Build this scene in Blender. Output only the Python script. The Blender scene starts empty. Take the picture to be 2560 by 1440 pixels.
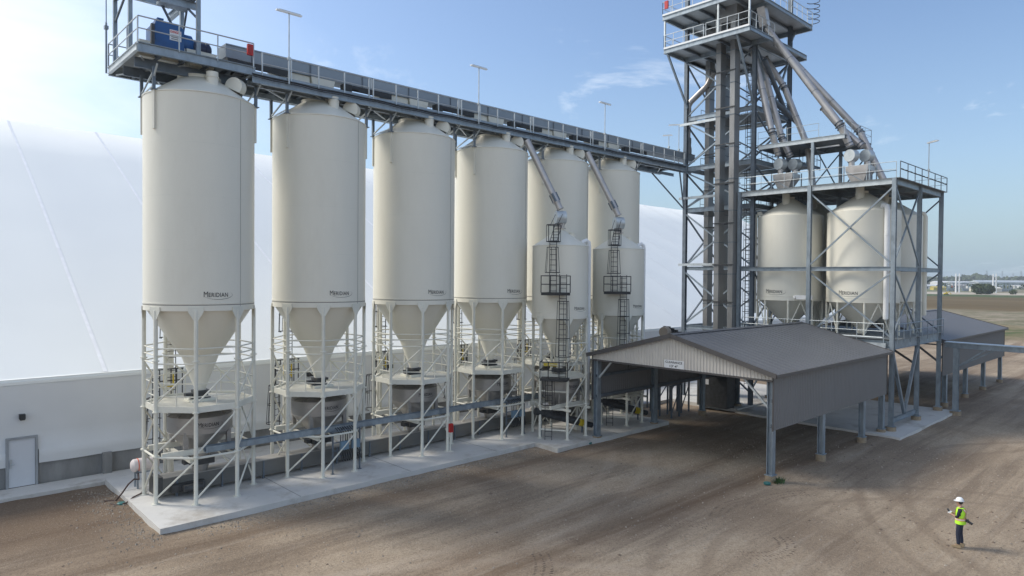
import bpy, bmesh, math, random
from mathutils import Vector, Matrix
from math import sin, cos, pi, radians, sqrt, atan2
random.seed(7)
SC = bpy.context.scene
COL = SC.collection
V = Vector

# ---------------------------------------------------------------- camera
YAW, PITCH, ROLL = 0.754448298, -0.0159349, 0.0074950
fw = V((sin(YAW)*cos(PITCH), cos(YAW)*cos(PITCH), sin(PITCH)))
rt = fw.cross(V((0, 0, 1))).normalized()
up = rt.cross(fw)
cr, sr = cos(ROLL), sin(ROLL)
R_, U_ = cr*rt + sr*up, -sr*rt + cr*up
cam_d = bpy.data.cameras.new("camera")
cam = bpy.data.objects.new("camera", cam_d)
COL.objects.link(cam)
M = Matrix.Identity(4)
for i in range(3):
    M[i][0], M[i][1], M[i][2] = R_[i], U_[i], -fw[i]
M[2][3] = 10.0
cam.matrix_world = M
cam_d.sensor_width = 36
cam_d.lens = 1687.517/2560*36
cam_d.clip_start = 0.1
cam_d.clip_end = 20000
SC.camera = cam

# ---------------------------------------------------------------- light
SUN_AZ = atan2(-0.55, 0.835)      # angle from +Y toward +X
SUN_EL = radians(43)
sd = V((sin(SUN_AZ)*cos(SUN_EL), cos(SUN_AZ)*cos(SUN_EL), sin(SUN_EL)))
sun_d = bpy.data.lights.new("sun", 'SUN')
sun_d.energy = 2.2
sun_d.angle = radians(17)
sun_d.color = (1.0, 0.93, 0.82)
sun = bpy.data.objects.new("sun", sun_d)
COL.objects.link(sun)
sun.rotation_euler = sd.to_track_quat('Z', 'Y').to_euler()
sun.location = (0, 0, 60)
W = bpy.data.worlds.new("World")
SC.world = W
W.use_nodes = True
wn = W.node_tree
wn.nodes.clear()


def N(t, typ, **kw):
    n = t.nodes.new(typ)
    for k, v in kw.items():
        if k[0] == '_':
            n.inputs[k[1:].replace('_', ' ')].default_value = v
        else:
            setattr(n, k, v)
    return n


def L(t, a, ai, b, bi):
    t.links.new(a.outputs[ai], b.inputs[bi])


def math_n(t, op, a, b=None, c=None):
    n = t.nodes.new('ShaderNodeMath')
    n.operation = op
    for i, x in enumerate((a, b, c)):
        if x is None:
            continue
        if isinstance(x, (int, float)):
            n.inputs[i].default_value = x
        else:
            t.links.new(x, n.inputs[i])
    return n.outputs[0]


def ramp(t, fac, stops, interp='LINEAR'):
    n = t.nodes.new('ShaderNodeValToRGB')
    n.color_ramp.interpolation = interp
    e = n.color_ramp.elements
    while len(e) < len(stops):
        e.new(0.5)
    for el, (p, c) in zip(e, stops):
        el.position = p
        el.color = (c, c, c, 1) if isinstance(c, (int, float)) else (*c, 1)
    t.links.new(fac, n.inputs[0])
    return n.outputs[0]


def mixc(t, fac, a, b, mode='MIX'):
    n = t.nodes.new('ShaderNodeMix')
    n.data_type = 'RGBA'
    n.blend_type = mode
    for s, x in ((0, fac), (6, a), (7, b)):
        if isinstance(x, (int, float)):
            n.inputs[s].default_value = x
        elif isinstance(x, tuple):
            n.inputs[s].default_value = (*x, 1)
        else:
            t.links.new(x, n.inputs[s])
    return n.outputs[2]


sky = N(wn, 'ShaderNodeTexSky')
sky.sky_type = 'NISHITA'
sky.sun_disc = False
sky.sun_elevation = SUN_EL
sky.sun_rotation = SUN_AZ
sky.air_density = 1.0
sky.dust_density = 1.6
sky.ozone_density = 1.6
tc = N(wn, 'ShaderNodeTexCoord')
sx = N(wn, 'ShaderNodeSeparateXYZ')
L(wn, tc, 'Generated', sx, 0)
zz = math_n(wn, 'ADD', math_n(wn, 'MAXIMUM', sx.outputs[2], 0.0), 0.12)
cx = math_n(wn, 'DIVIDE', sx.outputs[0], zz)
cyy = math_n(wn, 'DIVIDE', sx.outputs[1], zz)
cv = N(wn, 'ShaderNodeCombineXYZ')
wn.links.new(cx, cv.inputs[0])
wn.links.new(cyy, cv.inputs[1])
n1 = N(wn, 'ShaderNodeTexNoise', _Scale=1.15, _Detail=9.0, _Roughness=0.62, _Distortion=0.35)
L(wn, cv, 0, n1, 'Vector')
n2 = N(wn, 'ShaderNodeTexNoise', _Scale=0.5, _Detail=3.0)
L(wn, cv, 0, n2, 'Vector')
# left part of the sky (towards the sun) is veiled by bright cloud
dleft = math_n(wn, 'ADD', math_n(wn, 'MULTIPLY', sx.outputs[0], -0.80), math_n(wn, 'MULTIPLY', sx.outputs[1], 0.60))
veil = ramp(wn, math_n(wn, 'ADD', dleft, math_n(wn, 'MULTIPLY', math_n(wn, 'SUBTRACT', n1.outputs[0], 0.5), 0.38)),
            [(0.16, 0.0), (0.34, 0.18), (0.50, 0.75), (0.66, 1.0)])
puffs = ramp(wn, n1.outputs[0], [(0.575, 0.0), (0.68, 0.5), (0.80, 0.8)])
pmask = ramp(wn, n2.outputs[0], [(0.40, 0.0), (0.58, 1.0)])
puffs = math_n(wn, 'MULTIPLY', puffs, pmask)
back = math_n(wn, 'ADD', math_n(wn, 'MULTIPLY', sx.outputs[0], -sin(YAW)), math_n(wn, 'MULTIPLY', sx.outputs[1], -cos(YAW)))
fill_cloud = math_n(wn, 'MULTIPLY', ramp(wn, math_n(wn, 'ADD', back, math_n(wn, 'MULTIPLY', math_n(wn, 'SUBTRACT', n1.outputs[0], 0.5), 0.9)), [(0.10, 0.0), (0.40, 1.0)]), 0.28)  # unseen cloud behind the camera, added to brighten the sides facing it
cl = math_n(wn, 'MAXIMUM', math_n(wn, 'MAXIMUM', veil, puffs), fill_cloud)
lowz = ramp(wn, sx.outputs[2], [(0.0, 0.85), (0.06, 0.6), (0.16, 0.2), (0.32, 0.0)])
skyc = mixc(wn, lowz, sky.outputs[0], (2.35, 3.15, 3.7))
skyb = mixc(wn, 1.0, skyc, (0.90, 0.94, 0.99), 'MULTIPLY')
cloudc = mixc(wn, n2.outputs[0], (5.6, 6.1, 6.55), (6.3, 6.65, 7.0))
skym = mixc(wn, cl, skyb, cloudc)
bg = N(wn, 'ShaderNodeBackground', _Strength=0.135)
wn.links.new(skym, bg.inputs[0])
wo = N(wn, 'ShaderNodeOutputWorld')
L(wn, bg, 0, wo, 0)
SC.view_settings.view_transform = 'Standard'
SC.view_settings.look = 'None'
SC.view_settings.gamma = 1.0
SC.view_settings.exposure = 0.50


# ---------------------------------------------------------------- materials
def mat(name, base, rough=0.6, metal=0.0, var=0.08, vscale=2.0, stretch=(1, 1, 1), bump=0.0, bscale=30.0,
        dirt=None, dscale=1.0, dlo=0.5, dhi=0.75, emit=None, spec=None):
    m = bpy.data.materials.new(name)
    m.use_nodes = True
    t = m.node_tree
    b = t.nodes['Principled BSDF']
    b.inputs['Roughness'].default_value = rough
    b.inputs['Metallic'].default_value = metal
    if spec is not None:
        b.inputs['Specular IOR Level'].default_value = spec
    tcn = N(t, 'ShaderNodeTexCoord')
    oi = N(t, 'ShaderNodeObjectInfo')
    mp = N(t, 'ShaderNodeMapping')
    L(t, tcn, 'Object', mp, 0)
    vm = N(t, 'ShaderNodeVectorMath', operation='ADD')
    sc_ = N(t, 'ShaderNodeVectorMath', operation='SCALE')
    sc_.inputs[0].default_value = (37, 21, 13)
    L(t, oi, 'Random', sc_, 'Scale')
    L(t, mp, 0, vm, 0)
    L(t, sc_, 0, vm, 1)
    mp.inputs['Scale'].default_value = stretch
    n = N(t, 'ShaderNodeTexNoise', _Scale=vscale, _Detail=6.0, _Roughness=0.6)
    L(t, vm, 0, n, 'Vector')
    lo = tuple(max(0, c*(1-var)) for c in base)
    hi = tuple(min(1, c*(1+var)) for c in base)
    c = ramp(t, n.outputs[0], [(0.3, lo), (0.7, hi)])
    if dirt:
        n3 = N(t, 'ShaderNodeTexNoise', _Scale=dscale, _Detail=8.0, _Roughness=0.7)
        L(t, vm, 0, n3, 'Vector')
        c = mixc(t, ramp(t, n3.outputs[0], [(dlo, 0.0), (dhi, 1.0)]), c, dirt)
    t.links.new(c, b.inputs['Base Color'])
    rr = math_n(t, 'ADD', math_n(t, 'MULTIPLY', math_n(t, 'SUBTRACT', n.outputs[0], 0.5), 0.25), rough)
    t.links.new(rr, b.inputs['Roughness'])
    if bump:
        nb = N(t, 'ShaderNodeTexNoise', _Scale=bscale, _Detail=4.0)
        L(t, vm, 0, nb, 'Vector')
        bp = N(t, 'ShaderNodeBump', _Strength=bump, _Distance=0.02)
        L(t, nb, 0, bp, 'Height')
        L(t, bp, 0, b, 'Normal')
    if emit:
        b.inputs['Emission Color'].default_value = (*base, 1)
        b.inputs['Emission Strength'].default_value = emit
    return m


CREAM = mat('cream_paint', (0.745, 0.722, 0.635), 0.42, 0, 0.025, 0.9, (1, 1, 0.3), 0.05, 3, (0.66, 0.63, 0.54), 0.6, 0.52, 1.0)
CREAM2 = mat('cream_steel', (0.70, 0.69, 0.61), 0.5, 0, 0.06, 2)
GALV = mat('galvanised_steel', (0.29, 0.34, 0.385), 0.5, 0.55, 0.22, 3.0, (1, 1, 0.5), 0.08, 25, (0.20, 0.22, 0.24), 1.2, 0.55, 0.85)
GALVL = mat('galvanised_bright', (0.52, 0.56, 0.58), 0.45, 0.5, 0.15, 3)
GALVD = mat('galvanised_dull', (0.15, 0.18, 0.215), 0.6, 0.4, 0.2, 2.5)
DECKM = mat('steel_grating', (0.22, 0.235, 0.24), 0.75, 0.2, 0.2, 6)
DUCT = mat('elevator_duct', (0.265, 0.265, 0.265), 0.45, 0.5, 0.15, 1.2, (1, 1, 0.3), 0.05, 12)
PIPE = mat('spout_steel', (0.50, 0.47, 0.45), 0.38, 0.65, 0.16, 1.5, (1, 1, 1), 0.04, 12)
STAIN = mat('brushed_stainless', (0.40, 0.385, 0.37), 0.4, 0.6, 0.12, 1.5, (1, 1, 3), 0.05, 16, (0.3, 0.28, 0.25), 1.5, 0.5, 0.8)
BLACK = mat('black_steel', (0.025, 0.027, 0.03), 0.55)
DARKS = mat('dark_machine', (0.06, 0.062, 0.065), 0.5, 0.3, 0.3, 4)
BLUE = mat('blue_paint', (0.008, 0.085, 0.27), 0.35, 0, 0.15, 3)
NAVY = mat('navy_motor', (0.012, 0.022, 0.06), 0.4)
RED = mat('red_paint', (0.52, 0.02, 0.02), 0.45)
YEL = mat('yellow_paint', (0.62, 0.46, 0.03), 0.5)
GREENB = mat('green_bin_paint', (0.34, 0.38, 0.06), 0.55)
WHITEP = mat('white_paint', (0.78, 0.79, 0.80), 0.45, 0, 0.04, 3)
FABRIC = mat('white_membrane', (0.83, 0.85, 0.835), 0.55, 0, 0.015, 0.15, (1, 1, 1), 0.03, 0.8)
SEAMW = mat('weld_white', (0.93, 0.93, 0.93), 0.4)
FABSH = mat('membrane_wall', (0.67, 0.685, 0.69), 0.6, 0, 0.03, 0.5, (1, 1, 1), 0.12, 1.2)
CONC = mat('slab_concrete', (0.58, 0.57, 0.545), 0.85, 0, 0.07, 0.7, (1, 1, 1), 0.15, 18, (0.36, 0.33, 0.29), 0.5, 0.52, 0.72)
CONCW = mat('wall_concrete', (0.27, 0.27, 0.265), 0.85, 0, 0.2, 1.3, (1, 1, 0.25), 0.15, 14, (0.18, 0.18, 0.175), 0.9, 0.5, 0.75)
PED = mat('pedestal_concrete', (0.30, 0.24, 0.17), 0.9, 0, 0.2, 5)
ROOF = mat('charcoal_roof', (0.145, 0.147, 0.155), 0.5, 0.1, 0.07, 0.6)
CLAD = mat('grey_cladding', (0.185, 0.185, 0.188), 0.55, 0.1, 0.05, 0.8)
GABLE = mat('taupe_cladding', (0.60, 0.57, 0.53), 0.5, 0.05, 0.05, 1.0)
TRIM = mat('charcoal_trim', (0.085, 0.08, 0.08), 0.5)
GLASSW = mat('lamp_diffuser', (0.85, 0.86, 0.86), 0.3)
TANKW = mat('tank_plastic', (0.75, 0.68, 0.66), 0.45, 0, 0.05, 3)
ORANGE = mat('orange_band', (0.8, 0.14, 0.05), 0.5)
HOSEM = mat('brown_hose', (0.06, 0.03, 0.025), 0.6)
TEAL = mat('teal_lid', (0.035, 0.15, 0.145), 0.5)
PANEL = mat('panel_blue_grey', (0.16, 0.25, 0.33), 0.5, 0.1)
INK = mat('black_lettering', (0.02, 0.02, 0.025), 0.5)
REDINK = mat('red_lettering', (0.6, 0.03, 0.03), 0.5)


# ---------------------------------------------------------------- mesh builder
class MB:
    def __init__(s):
        s.v, s.f, s.g = [], [], []

    def add(s, vs, fs):
        o = len(s.v)
        s.g.append((len(s.v), len(s.f)))
        s.v += [tuple(x) for x in vs]
        s.f += [tuple(i+o for i in f) for f in fs]
        return s

    def box(s, x0, y0, z0, x1, y1, z1):
        x0, x1 = min(x0, x1), max(x0, x1)
        y0, y1 = min(y0, y1), max(y0, y1)
        z0, z1 = min(z0, z1), max(z0, z1)
        return s.add([(x0, y0, z0), (x1, y0, z0), (x1, y1, z0), (x0, y1, z0), (x0, y0, z1), (x1, y0, z1), (x1, y1, z1), (x0, y1, z1)],
                     [(0, 3, 2, 1), (4, 5, 6, 7), (0, 1, 5, 4), (1, 2, 6, 5), (2, 3, 7, 6), (3, 0, 4, 7)])

    def cbox(s, c, sz):
        return s.box(c[0]-sz[0]/2, c[1]-sz[1]/2, c[2]-sz[2]/2, c[0]+sz[0]/2, c[1]+sz[1]/2, c[2]+sz[2]/2)

    @staticmethod
    def frame(p, q, upv=(0, 0, 1)):
        p, q = V(p), V(q)
        d = (q-p).normalized()
        u = V(upv)
        if abs(d.dot(u)) > 0.98:
            u = V((1, 0, 0))
        sd_ = d.cross(u).normalized()
        return p, q, d, sd_, sd_.cross(d).normalized()

    def bar(s, p, q, w, h=None, upv=(0, 0, 1), ow=0.0, oh=0.0):
        h = w if h is None else h
        p, q, d, a, b = s.frame(p, q, upv)
        vs = []
        for e in (p, q):
            for i, j in ((-1, -1), (1, -1), (1, 1), (-1, 1)):
                vs.append(e + a*(i*w/2+ow) + b*(j*h/2+oh))
        return s.add(vs, [(0, 1, 2, 3), (7, 6, 5, 4), (0, 4, 5, 1), (1, 5, 6, 2), (2, 6, 7, 3), (3, 7, 4, 0)])

    def ibeam(s, p, q, w, h, upv=(0, 0, 1), t=0.02):
        s.bar(p, q, w, t, upv, 0, h/2-t/2)
        s.bar(p, q, w, t, upv, 0, -h/2+t/2)
        return s.bar(p, q, t, h-2*t, upv)

    def tube(s, p, q, r, n=10, r2=None, cap=True):
        r2 = r if r2 is None else r2
        p, q, d, a, b = s.frame(p, q)
        vs = []
        for e, rr in ((p, r), (q, r2)):
            for i in range(n):
                an = 2*pi*i/n
                vs.append(e + a*(rr*cos(an)) + b*(rr*sin(an)))
        fs = [(i, (i+1) % n, n+(i+1) % n, n+i) for i in range(n)]
        if cap:
            fs += [tuple(reversed(range(n))), tuple(range(n, 2*n))]
        return s.add(vs, fs)

    def path(s, pts, r, n=8):
        pts = [V(p) for p in pts]
        rings = []
        a = None
        for i, p in enumerate(pts):
            d = ((pts[min(i+1, len(pts)-1)]) - pts[max(i-1, 0)]).normalized()
            if a is None:
                u = V((0, 0, 1)) if abs(d.z) < 0.9 else V((1, 0, 0))
                a = d.cross(u).normalized()
            a = (a - d*a.dot(d)).normalized()
            b = d.cross(a)
            rings.append([p + a*(r*cos(2*pi*k/n)) + b*(r*sin(2*pi*k/n)) for k in range(n)])
        vs = [v for rg in rings for v in rg]
        fs = []
        for i in range(len(rings)-1):
            for k in range(n):
                fs.append((i*n+k, i*n+(k+1) % n, (i+1)*n+(k+1) % n, (i+1)*n+k))
        fs += [tuple(reversed(range(n))), tuple(range(len(vs)-n, len(vs)))]
        return s.add(vs, fs)

    def lathe(s, prof, c=(0, 0, 0), n=64, axis='Z', capb=False, capt=False):
        vs, fs = [], []
        for r, z in prof:
            for i in range(n):
                an = 2*pi*i/n
                if axis == 'Z':
                    vs.append((c[0]+r*cos(an), c[1]+r*sin(an), c[2]+z))
                elif axis == 'X':
                    vs.append((c[0]+z, c[1]+r*cos(an), c[2]+r*sin(an)))
                else:
                    vs.append((c[0]+r*sin(an), c[1]+z, c[2]+r*cos(an)))
        for j in range(len(prof)-1):
            for i in range(n):
                fs.append((j*n+i, j*n+(i+1) % n, (j+1)*n+(i+1) % n, (j+1)*n+i))
        if capb:
            fs.append(tuple(reversed(range(n))))
        if capt:
            fs.append(tuple(range(len(vs)-n, len(vs))))
        return s.add(vs, fs)

    def poly(s, pts, z0, z1):
        n = len(pts)
        vs = [(p[0], p[1], z0) for p in pts] + [(p[0], p[1], z1) for p in pts]
        return s.add(vs, [tuple(reversed(range(n))), tuple(range(n, 2*n))] + [(i, (i+1) % n, n+(i+1) % n, n+i) for i in range(n)])

    def prism(s, pts, d):
        """planar polygon (3d points) extruded by vector d"""
        n = len(pts)
        d = V(d)
        vs = [V(p) for p in pts] + [V(p)+d for p in pts]
        return s.add(vs, [tuple(reversed(range(n))), tuple(range(n, 2*n))] + [(i, (i+1) % n, n+(i+1) % n, n+i) for i in range(n)])

    def ball(s, c, r, n=12, m=8, sq=(1, 1, 1)):
        prof = []
        vs, fs = [], []
        for j in range(m+1):
            th = pi*j/m
            for i in range(n):
                an = 2*pi*i/n
                vs.append((c[0]+r*sq[0]*sin(th)*cos(an), c[1]+r*sq[1]*sin(th)*sin(an), c[2]-r*sq[2]*cos(th)))
        for j in range(m):
            for i in range(n):
                fs.append((j*n+i, j*n+(i+1) % n, (j+1)*n+(i+1) % n, (j+1)*n+i))
        return s.add(vs, fs)

    def obj(s, name, m, parent=None, off=None, ang=35, label=None):
        me = bpy.data.meshes.new(name)
        vs = s.v
        if off is not None:
            vs = [(x-off[0], y-off[1], z-off[2]) for x, y, z in vs]
        me.from_pydata(vs, [], s.f)
        me.validate()
        bm = bmesh.new()
        bm.from_mesh(me)
        bmesh.ops.recalc_face_normals(bm, faces=bm.faces)
        bm.to_mesh(me)
        bm.free()
        me.polygons.foreach_set('use_smooth', [True]*len(me.polygons))
        me.set_sharp_from_angle(angle=radians(ang))
        me.materials.append(m)
        o = bpy.data.objects.new(name, me)
        COL.objects.link(o)
        if parent:
            o.parent = parent
        if label:
            o['label'] = label
        return o


class Thing:
    """Empty at the base of a thing; parts are built in world coordinates when at=... is given"""
    def __init__(s, name, label, cat, loc=(0, 0, 0), group=None, local=False):
        s.o = bpy.data.objects.new(name, None)
        s.o.empty_display_size = 0.3
        COL.objects.link(s.o)
        s.o.location = loc
        s.o['label'] = label
        s.o['category'] = cat
        if group:
            s.o['group'] = group
        s.loc = None if local else loc

    def part(s, name, mb, m, parent=None, ang=35, label=None):
        return mb.obj(name, m, parent or s.o, s.loc, ang, label)


def parts(T, name, mb, m, parent=None, ang=35):
    """one object for each shape added to the builder"""
    ends = mb.g[1:] + [(len(mb.v), len(mb.f))]
    out = []
    for (v0, f0), (v1, f1) in zip(mb.g, ends):
        q = MB()
        q.add(mb.v[v0:v1], [tuple(i-v0 for i in f) for f in mb.f[f0:f1]])
        out.append(T.part(name, q, m, parent, ang))
    return out


def tag(o, label, cat, group=None):
    o['label'] = label
    o['category'] = cat
    if group:
        o['group'] = group
    return o


def solo(name, mb, m, label, cat, loc=(0, 0, 0), group=None):
    o = mb.obj(name, m, None, loc)
    o.location = loc
    return tag(o, label, cat, group)


def struct(name, mb, m):
    o = mb.obj(name, m)
    o['kind'] = 'structure'
    return o


def dup(root, loc, label):
    r = root.copy()
    COL.objects.link(r)
    r.location = loc
    r['label'] = label
    for ch in list(root.children):
        c = ch.copy()
        COL.objects.link(c)
        c.parent = r
        for g in list(ch.children):
            d = g.copy()
            COL.objects.link(d)
            d.parent = c
    return r


def text_mesh(body, size=1.0, spacing=1.0, bold=0.0):
    cu = bpy.data.curves.new('tmp', 'FONT')
    cu.body = body
    cu.size = size
    cu.space_character = spacing
    cu.offset = bold
    cu.resolution_u = 3
    ob = bpy.data.objects.new('tmp', cu)
    COL.objects.link(ob)
    dg = bpy.context.evaluated_depsgraph_get()
    dg.update()
    me = bpy.data.meshes.new_from_object(ob.evaluated_get(dg))
    vs = [tuple(v.co) for v in me.vertices]
    fs = [tuple(p.vertices) for p in me.polygons]
    bpy.data.objects.remove(ob)
    bpy.data.curves.remove(cu)
    bpy.data.meshes.remove(me)
    return vs, fs


def flat_text(body, width, height, bold=0.0, spacing=1.0):
    vs, fs = text_mesh(body, 1.0, spacing, bold)
    x0, x1 = min(v[0] for v in vs), max(v[0] for v in vs)
    y0, y1 = min(v[1] for v in vs), max(v[1] for v in vs)
    return [((v[0]-(x0+x1)/2)/(x1-x0)*width, (v[1]-(y0+y1)/2)/(y1-y0)*height) for v in vs], fs


def logo_mesh(R, ang, z, width, mirror=False):
    """MERIDIAN lettering with its swoosh, wrapped on a cylinder of radius R; centred on angle ang"""
    hh = width*0.150
    mb = MB()
    pieces = []
    v1, f1 = flat_text("M", width*0.135, hh*1.25, 0.0)
    pieces.append(([(x-width*0.425, y+hh*0.14) for x, y in v1], f1))
    v2, f2 = flat_text("ERIDIAN", width*0.66, hh, 0.010, 1.08)
    pieces.append(([(x-width*0.005, y) for x, y in v2], f2))
    # swoosh: thin crescent running under the word and round its right end
    sv, sf = [], []
    n = 40
    for i in range(n+1):
        a = radians(-165 + 200*i/n)
        th = 0.012*width*sin(pi*i/n) + 0.001*width
        ex, ey = width*0.50, hh*1.05
        sv.append((ex*cos(a), ey*sin(a)-hh*0.05))
        sv.append(((ex-th)*cos(a), (ey-th)*sin(a)-hh*0.05))
    for i in range(n):
        sf.append((2*i, 2*i+2, 2*i+3, 2*i+1))
    pieces.append((sv, sf))
    for vs, fs in pieces:
        out = []
        for x, y in vs:
            an = ang + x/R
            out.append(((R+0.008)*cos(an), (R+0.008)*sin(an), z+y))
        mb.add(out, fs)
    return mb


# ================================================================= SETTING
def ground_mat():
    m = bpy.data.materials.new('packed_dirt')
    m.use_nodes = True
    t = m.node_tree
    b = t.nodes['Principled BSDF']
    b.inputs['Roughness'].default_value = 0.95
    b.inputs['Specular IOR Level'].default_value = 0.15
    g = N(t, 'ShaderNodeNewGeometry')
    sp = N(t, 'ShaderNodeSeparateXYZ')
    L(t, g, 'Position', sp, 0)
    X, Y = sp.outputs[0], sp.outputs[1]

    def noise(scale, det=6, rough=0.6, sc=(1, 1, 1), rot=0.0, dist=0.0, loc=(0, 0, 0)):
        mp = N(t, 'ShaderNodeMapping')
        mp.inputs['Scale'].default_value = sc
        mp.inputs['Rotation'].default_value = (0, 0, rot)
        mp.inputs['Location'].default_value = loc
        L(t, g, 'Position', mp, 0)
        n = N(t, 'ShaderNodeTexNoise', _Scale=scale, _Detail=float(det), _Roughness=rough, _Distortion=dist)
        L(t, mp, 0, n, 'Vector')
        return n.outputs[0]
    big = noise(0.11, 5, 0.6, dist=0.6)
    med = noise(0.7, 8, 0.7)
    fine = noise(9.0, 6, 0.75)
    grit = noise(45.0, 3, 0.8)
    # wheel tracks run along X through the canopy, fanning out towards the camera
    tr = noise(1.0, 6, 0.7, (0.05, 0.75, 1), radians(4), 0.35)
    tr2 = noise(1.0, 5, 0.65, (0.09, 1.7, 1), radians(-9), 0.5, (3, 11, 0))
    c = mixc(t, ramp(t, med, [(0.3, 0.0), (0.7, 1.0)]), (0.39, 0.31, 0.225), (0.49, 0.40, 0.30))
    c = mixc(t, ramp(t, big, [(0.38, 0.65), (0.62, 0.0)]), c, (0.185, 0.135, 0.095))
    c = mixc(t, ramp(t, tr, [(0.36, 0.65), (0.52, 0.0)]), c, (0.18, 0.135, 0.098))
    c = mixc(t, ramp(t, tr2, [(0.56, 0.0), (0.72, 0.5)]), c, (0.42, 0.36, 0.295))
    # damp dark earth by the left end of the slab
    dl = math_n(t, 'ADD', X, math_n(t, 'MULTIPLY', math_n(t, 'SUBTRACT', med, 0.5), 6.0))
    left = math_n(t, 'MULTIPLY', ramp(t, math_n(t, 'MULTIPLY', dl, 0.05), [(0.32, 1.0), (0.60, 0.0)]),
                  ramp(t, math_n(t, 'MULTIPLY', Y, 0.02), [(0.54, 0.0), (0.62, 1.0)]))
    c = mixc(t, math_n(t, 'MULTIPLY', left, 0.75), c, (0.13, 0.085, 0.055))
    c = mixc(t, ramp(t, fine, [(0.36, 0.55), (0.52, 0.0)]), c, (0.15, 0.115, 0.085))
    c = mixc(t, ramp(t, grit, [(0.60, 0.0), (0.78, 0.55)]), c, (0.44, 0.39, 0.33))
    spk = noise(24.0, 4, 0.75)
    c = mixc(t, ramp(t, spk, [(0.34, 0.7), (0.47, 0.0)]), c, (0.15, 0.115, 0.085))
    c = mixc(t, ramp(t, spk, [(0.55, 0.0), (0.68, 0.6)]), c, (0.50, 0.42, 0.34))
    # curved wheel tracks of turning trucks
    for (ax, ay, rr_, w_, st_, col_) in ((40, -6, 17.0, 0.28, 0.45, (0.17, 0.125, 0.09)), (40, -6, 18.9, 0.28, 0.45, (0.17, 0.125, 0.09)), (17, 42, 22.5, 0.3, 0.4, (0.46, 0.38, 0.30)),
                                         (17, 42, 24.4, 0.3, 0.4, (0.46, 0.38, 0.30)), (26, 2, 11.5, 0.25, 0.4, (0.18, 0.135, 0.10)), (26, 2, 13.3, 0.25, 0.4, (0.18, 0.135, 0.10)), (5, 5, 16.5, 0.3, 0.35, (0.47, 0.39, 0.31))):
        dx_ = math_n(t, 'SUBTRACT', X, ax)
        dy_ = math_n(t, 'SUBTRACT', Y, ay)
        rd = math_n(t, 'SQRT', math_n(t, 'ADD', math_n(t, 'MULTIPLY', dx_, dx_), math_n(t, 'MULTIPLY', dy_, dy_)))
        rd = math_n(t, 'ABSOLUTE', math_n(t, 'ADD', math_n(t, 'SUBTRACT', rd, rr_), math_n(t, 'MULTIPLY', math_n(t, 'SUBTRACT', med, 0.5), 0.5)))
        mk = ramp(t, math_n(t, 'DIVIDE', rd, w_*4), [(0.12, st_), (0.30, 0.0)])
        mk = math_n(t, 'MULTIPLY', mk, ramp(t, big, [(0.40, 0.1), (0.55, 1.0)]))
        mk = math_n(t, 'MULTIPLY', mk, ramp(t, spk, [(0.35, 0.3), (0.55, 1.0)]))
        c = mixc(t, mk, c, col_)
    # two reddish damp wheel bands leaving the canopy lane, third band dark near slab
    nb_ = math_n(t, 'MULTIPLY', math_n(t, 'SUBTRACT', noise(0.35, 6, 0.7), 0.5), 1.3)
    for (ax, ay, bx_, by_, w_, st_) in ((46.0, 15.9, 12.0, 16.9, 0.7, 0.8), (46.0, 19.6, 12.0, 18.3, 0.5, 0.55), (50.0, 24.0, 10.0, 26.3, 1.1, 0.5)):
        ln_ = sqrt((bx_-ax)**2+(by_-ay)**2)
        nx_, ny_ = -(by_-ay)/ln_, (bx_-ax)/ln_
        dd = math_n(t, 'ADD', math_n(t, 'MULTIPLY', X, nx_), math_n(t, 'MULTIPLY', Y, ny_))
        dd = math_n(t, 'ABSOLUTE', math_n(t, 'ADD', math_n(t, 'SUBTRACT', dd, ax*nx_+ay*ny_), nb_))
        mk = ramp(t, math_n(t, 'MULTIPLY', dd, 0.25/w_), [(0.10, st_), (0.40, 0.0)])
        mk = math_n(t, 'MULTIPLY', mk, ramp(t, tr2, [(0.35, 1.0), (0.62, 0.35)]))
        c = mixc(t, mk, c, (0.145, 0.095, 0.062))
    # bands of the far country along X
    dist = math_n(t, 'SQRT', math_n(t, 'ADD', math_n(t, 'MULTIPLY', X, X), math_n(t, 'MULTIPLY', Y, Y)))
    wob = math_n(t, 'ADD', dist, math_n(t, 'MULTIPLY', math_n(t, 'SUBTRACT', noise(0.02, 6, 0.65), 0.5), 90.0))
    wob2 = math_n(t, 'ADD', dist, math_n(t, 'MULTIPLY', math_n(t, 'SUBTRACT', noise(0.06, 6, 0.7), 0.5), 60.0))
    far = math_n(t, 'DIVIDE', wob2, 1000.0)
    grs = mixc(t, ramp(t, noise(0.08, 8, 0.75), [(0.4, 0.0), (0.6, 1.0)]), (0.085, 0.115, 0.045), (0.27, 0.21, 0.135))
    c = mixc(t, ramp(t, far, [(0.138, 0.0), (0.150, 1.0)]), c, grs)
    sand = mixc(t, ramp(t, noise(0.12, 8, 0.8), [(0.42, 0.0), (0.62, 1.0)]), (0.16, 0.15, 0.09), (0.36, 0.30, 0.235))
    c = mixc(t, ramp(t, far, [(0.185, 0.0), (0.20, 1.0)]), c, sand)
    fld = mixc(t, ramp(t, noise(0.03, 7, 0.7, (1, 0.25, 1)), [(0.35, 0.0), (0.65, 1.0)]), (0.115, 0.084, 0.044), (0.175, 0.132, 0.072))
    c = mixc(t, ramp(t, far, [(0.27, 0.0), (0.285, 1.0)]), c, fld)
    c = mixc(t, ramp(t, far, [(0.500, 0.0), (0.512, 1.0)]), c, (0.075, 0.105, 0.045))
    c = mixc(t, ramp(t, far, [(0.580, 0.0), (0.590, 1.0)]), c, (0.46, 0.41, 0.34))
    cty = mixc(t, ramp(t, noise(0.012, 6, 0.7), [(0.4, 0.0), (0.6, 1.0)]), (0.12, 0.15, 0.08), (0.25, 0.22, 0.16))
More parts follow.
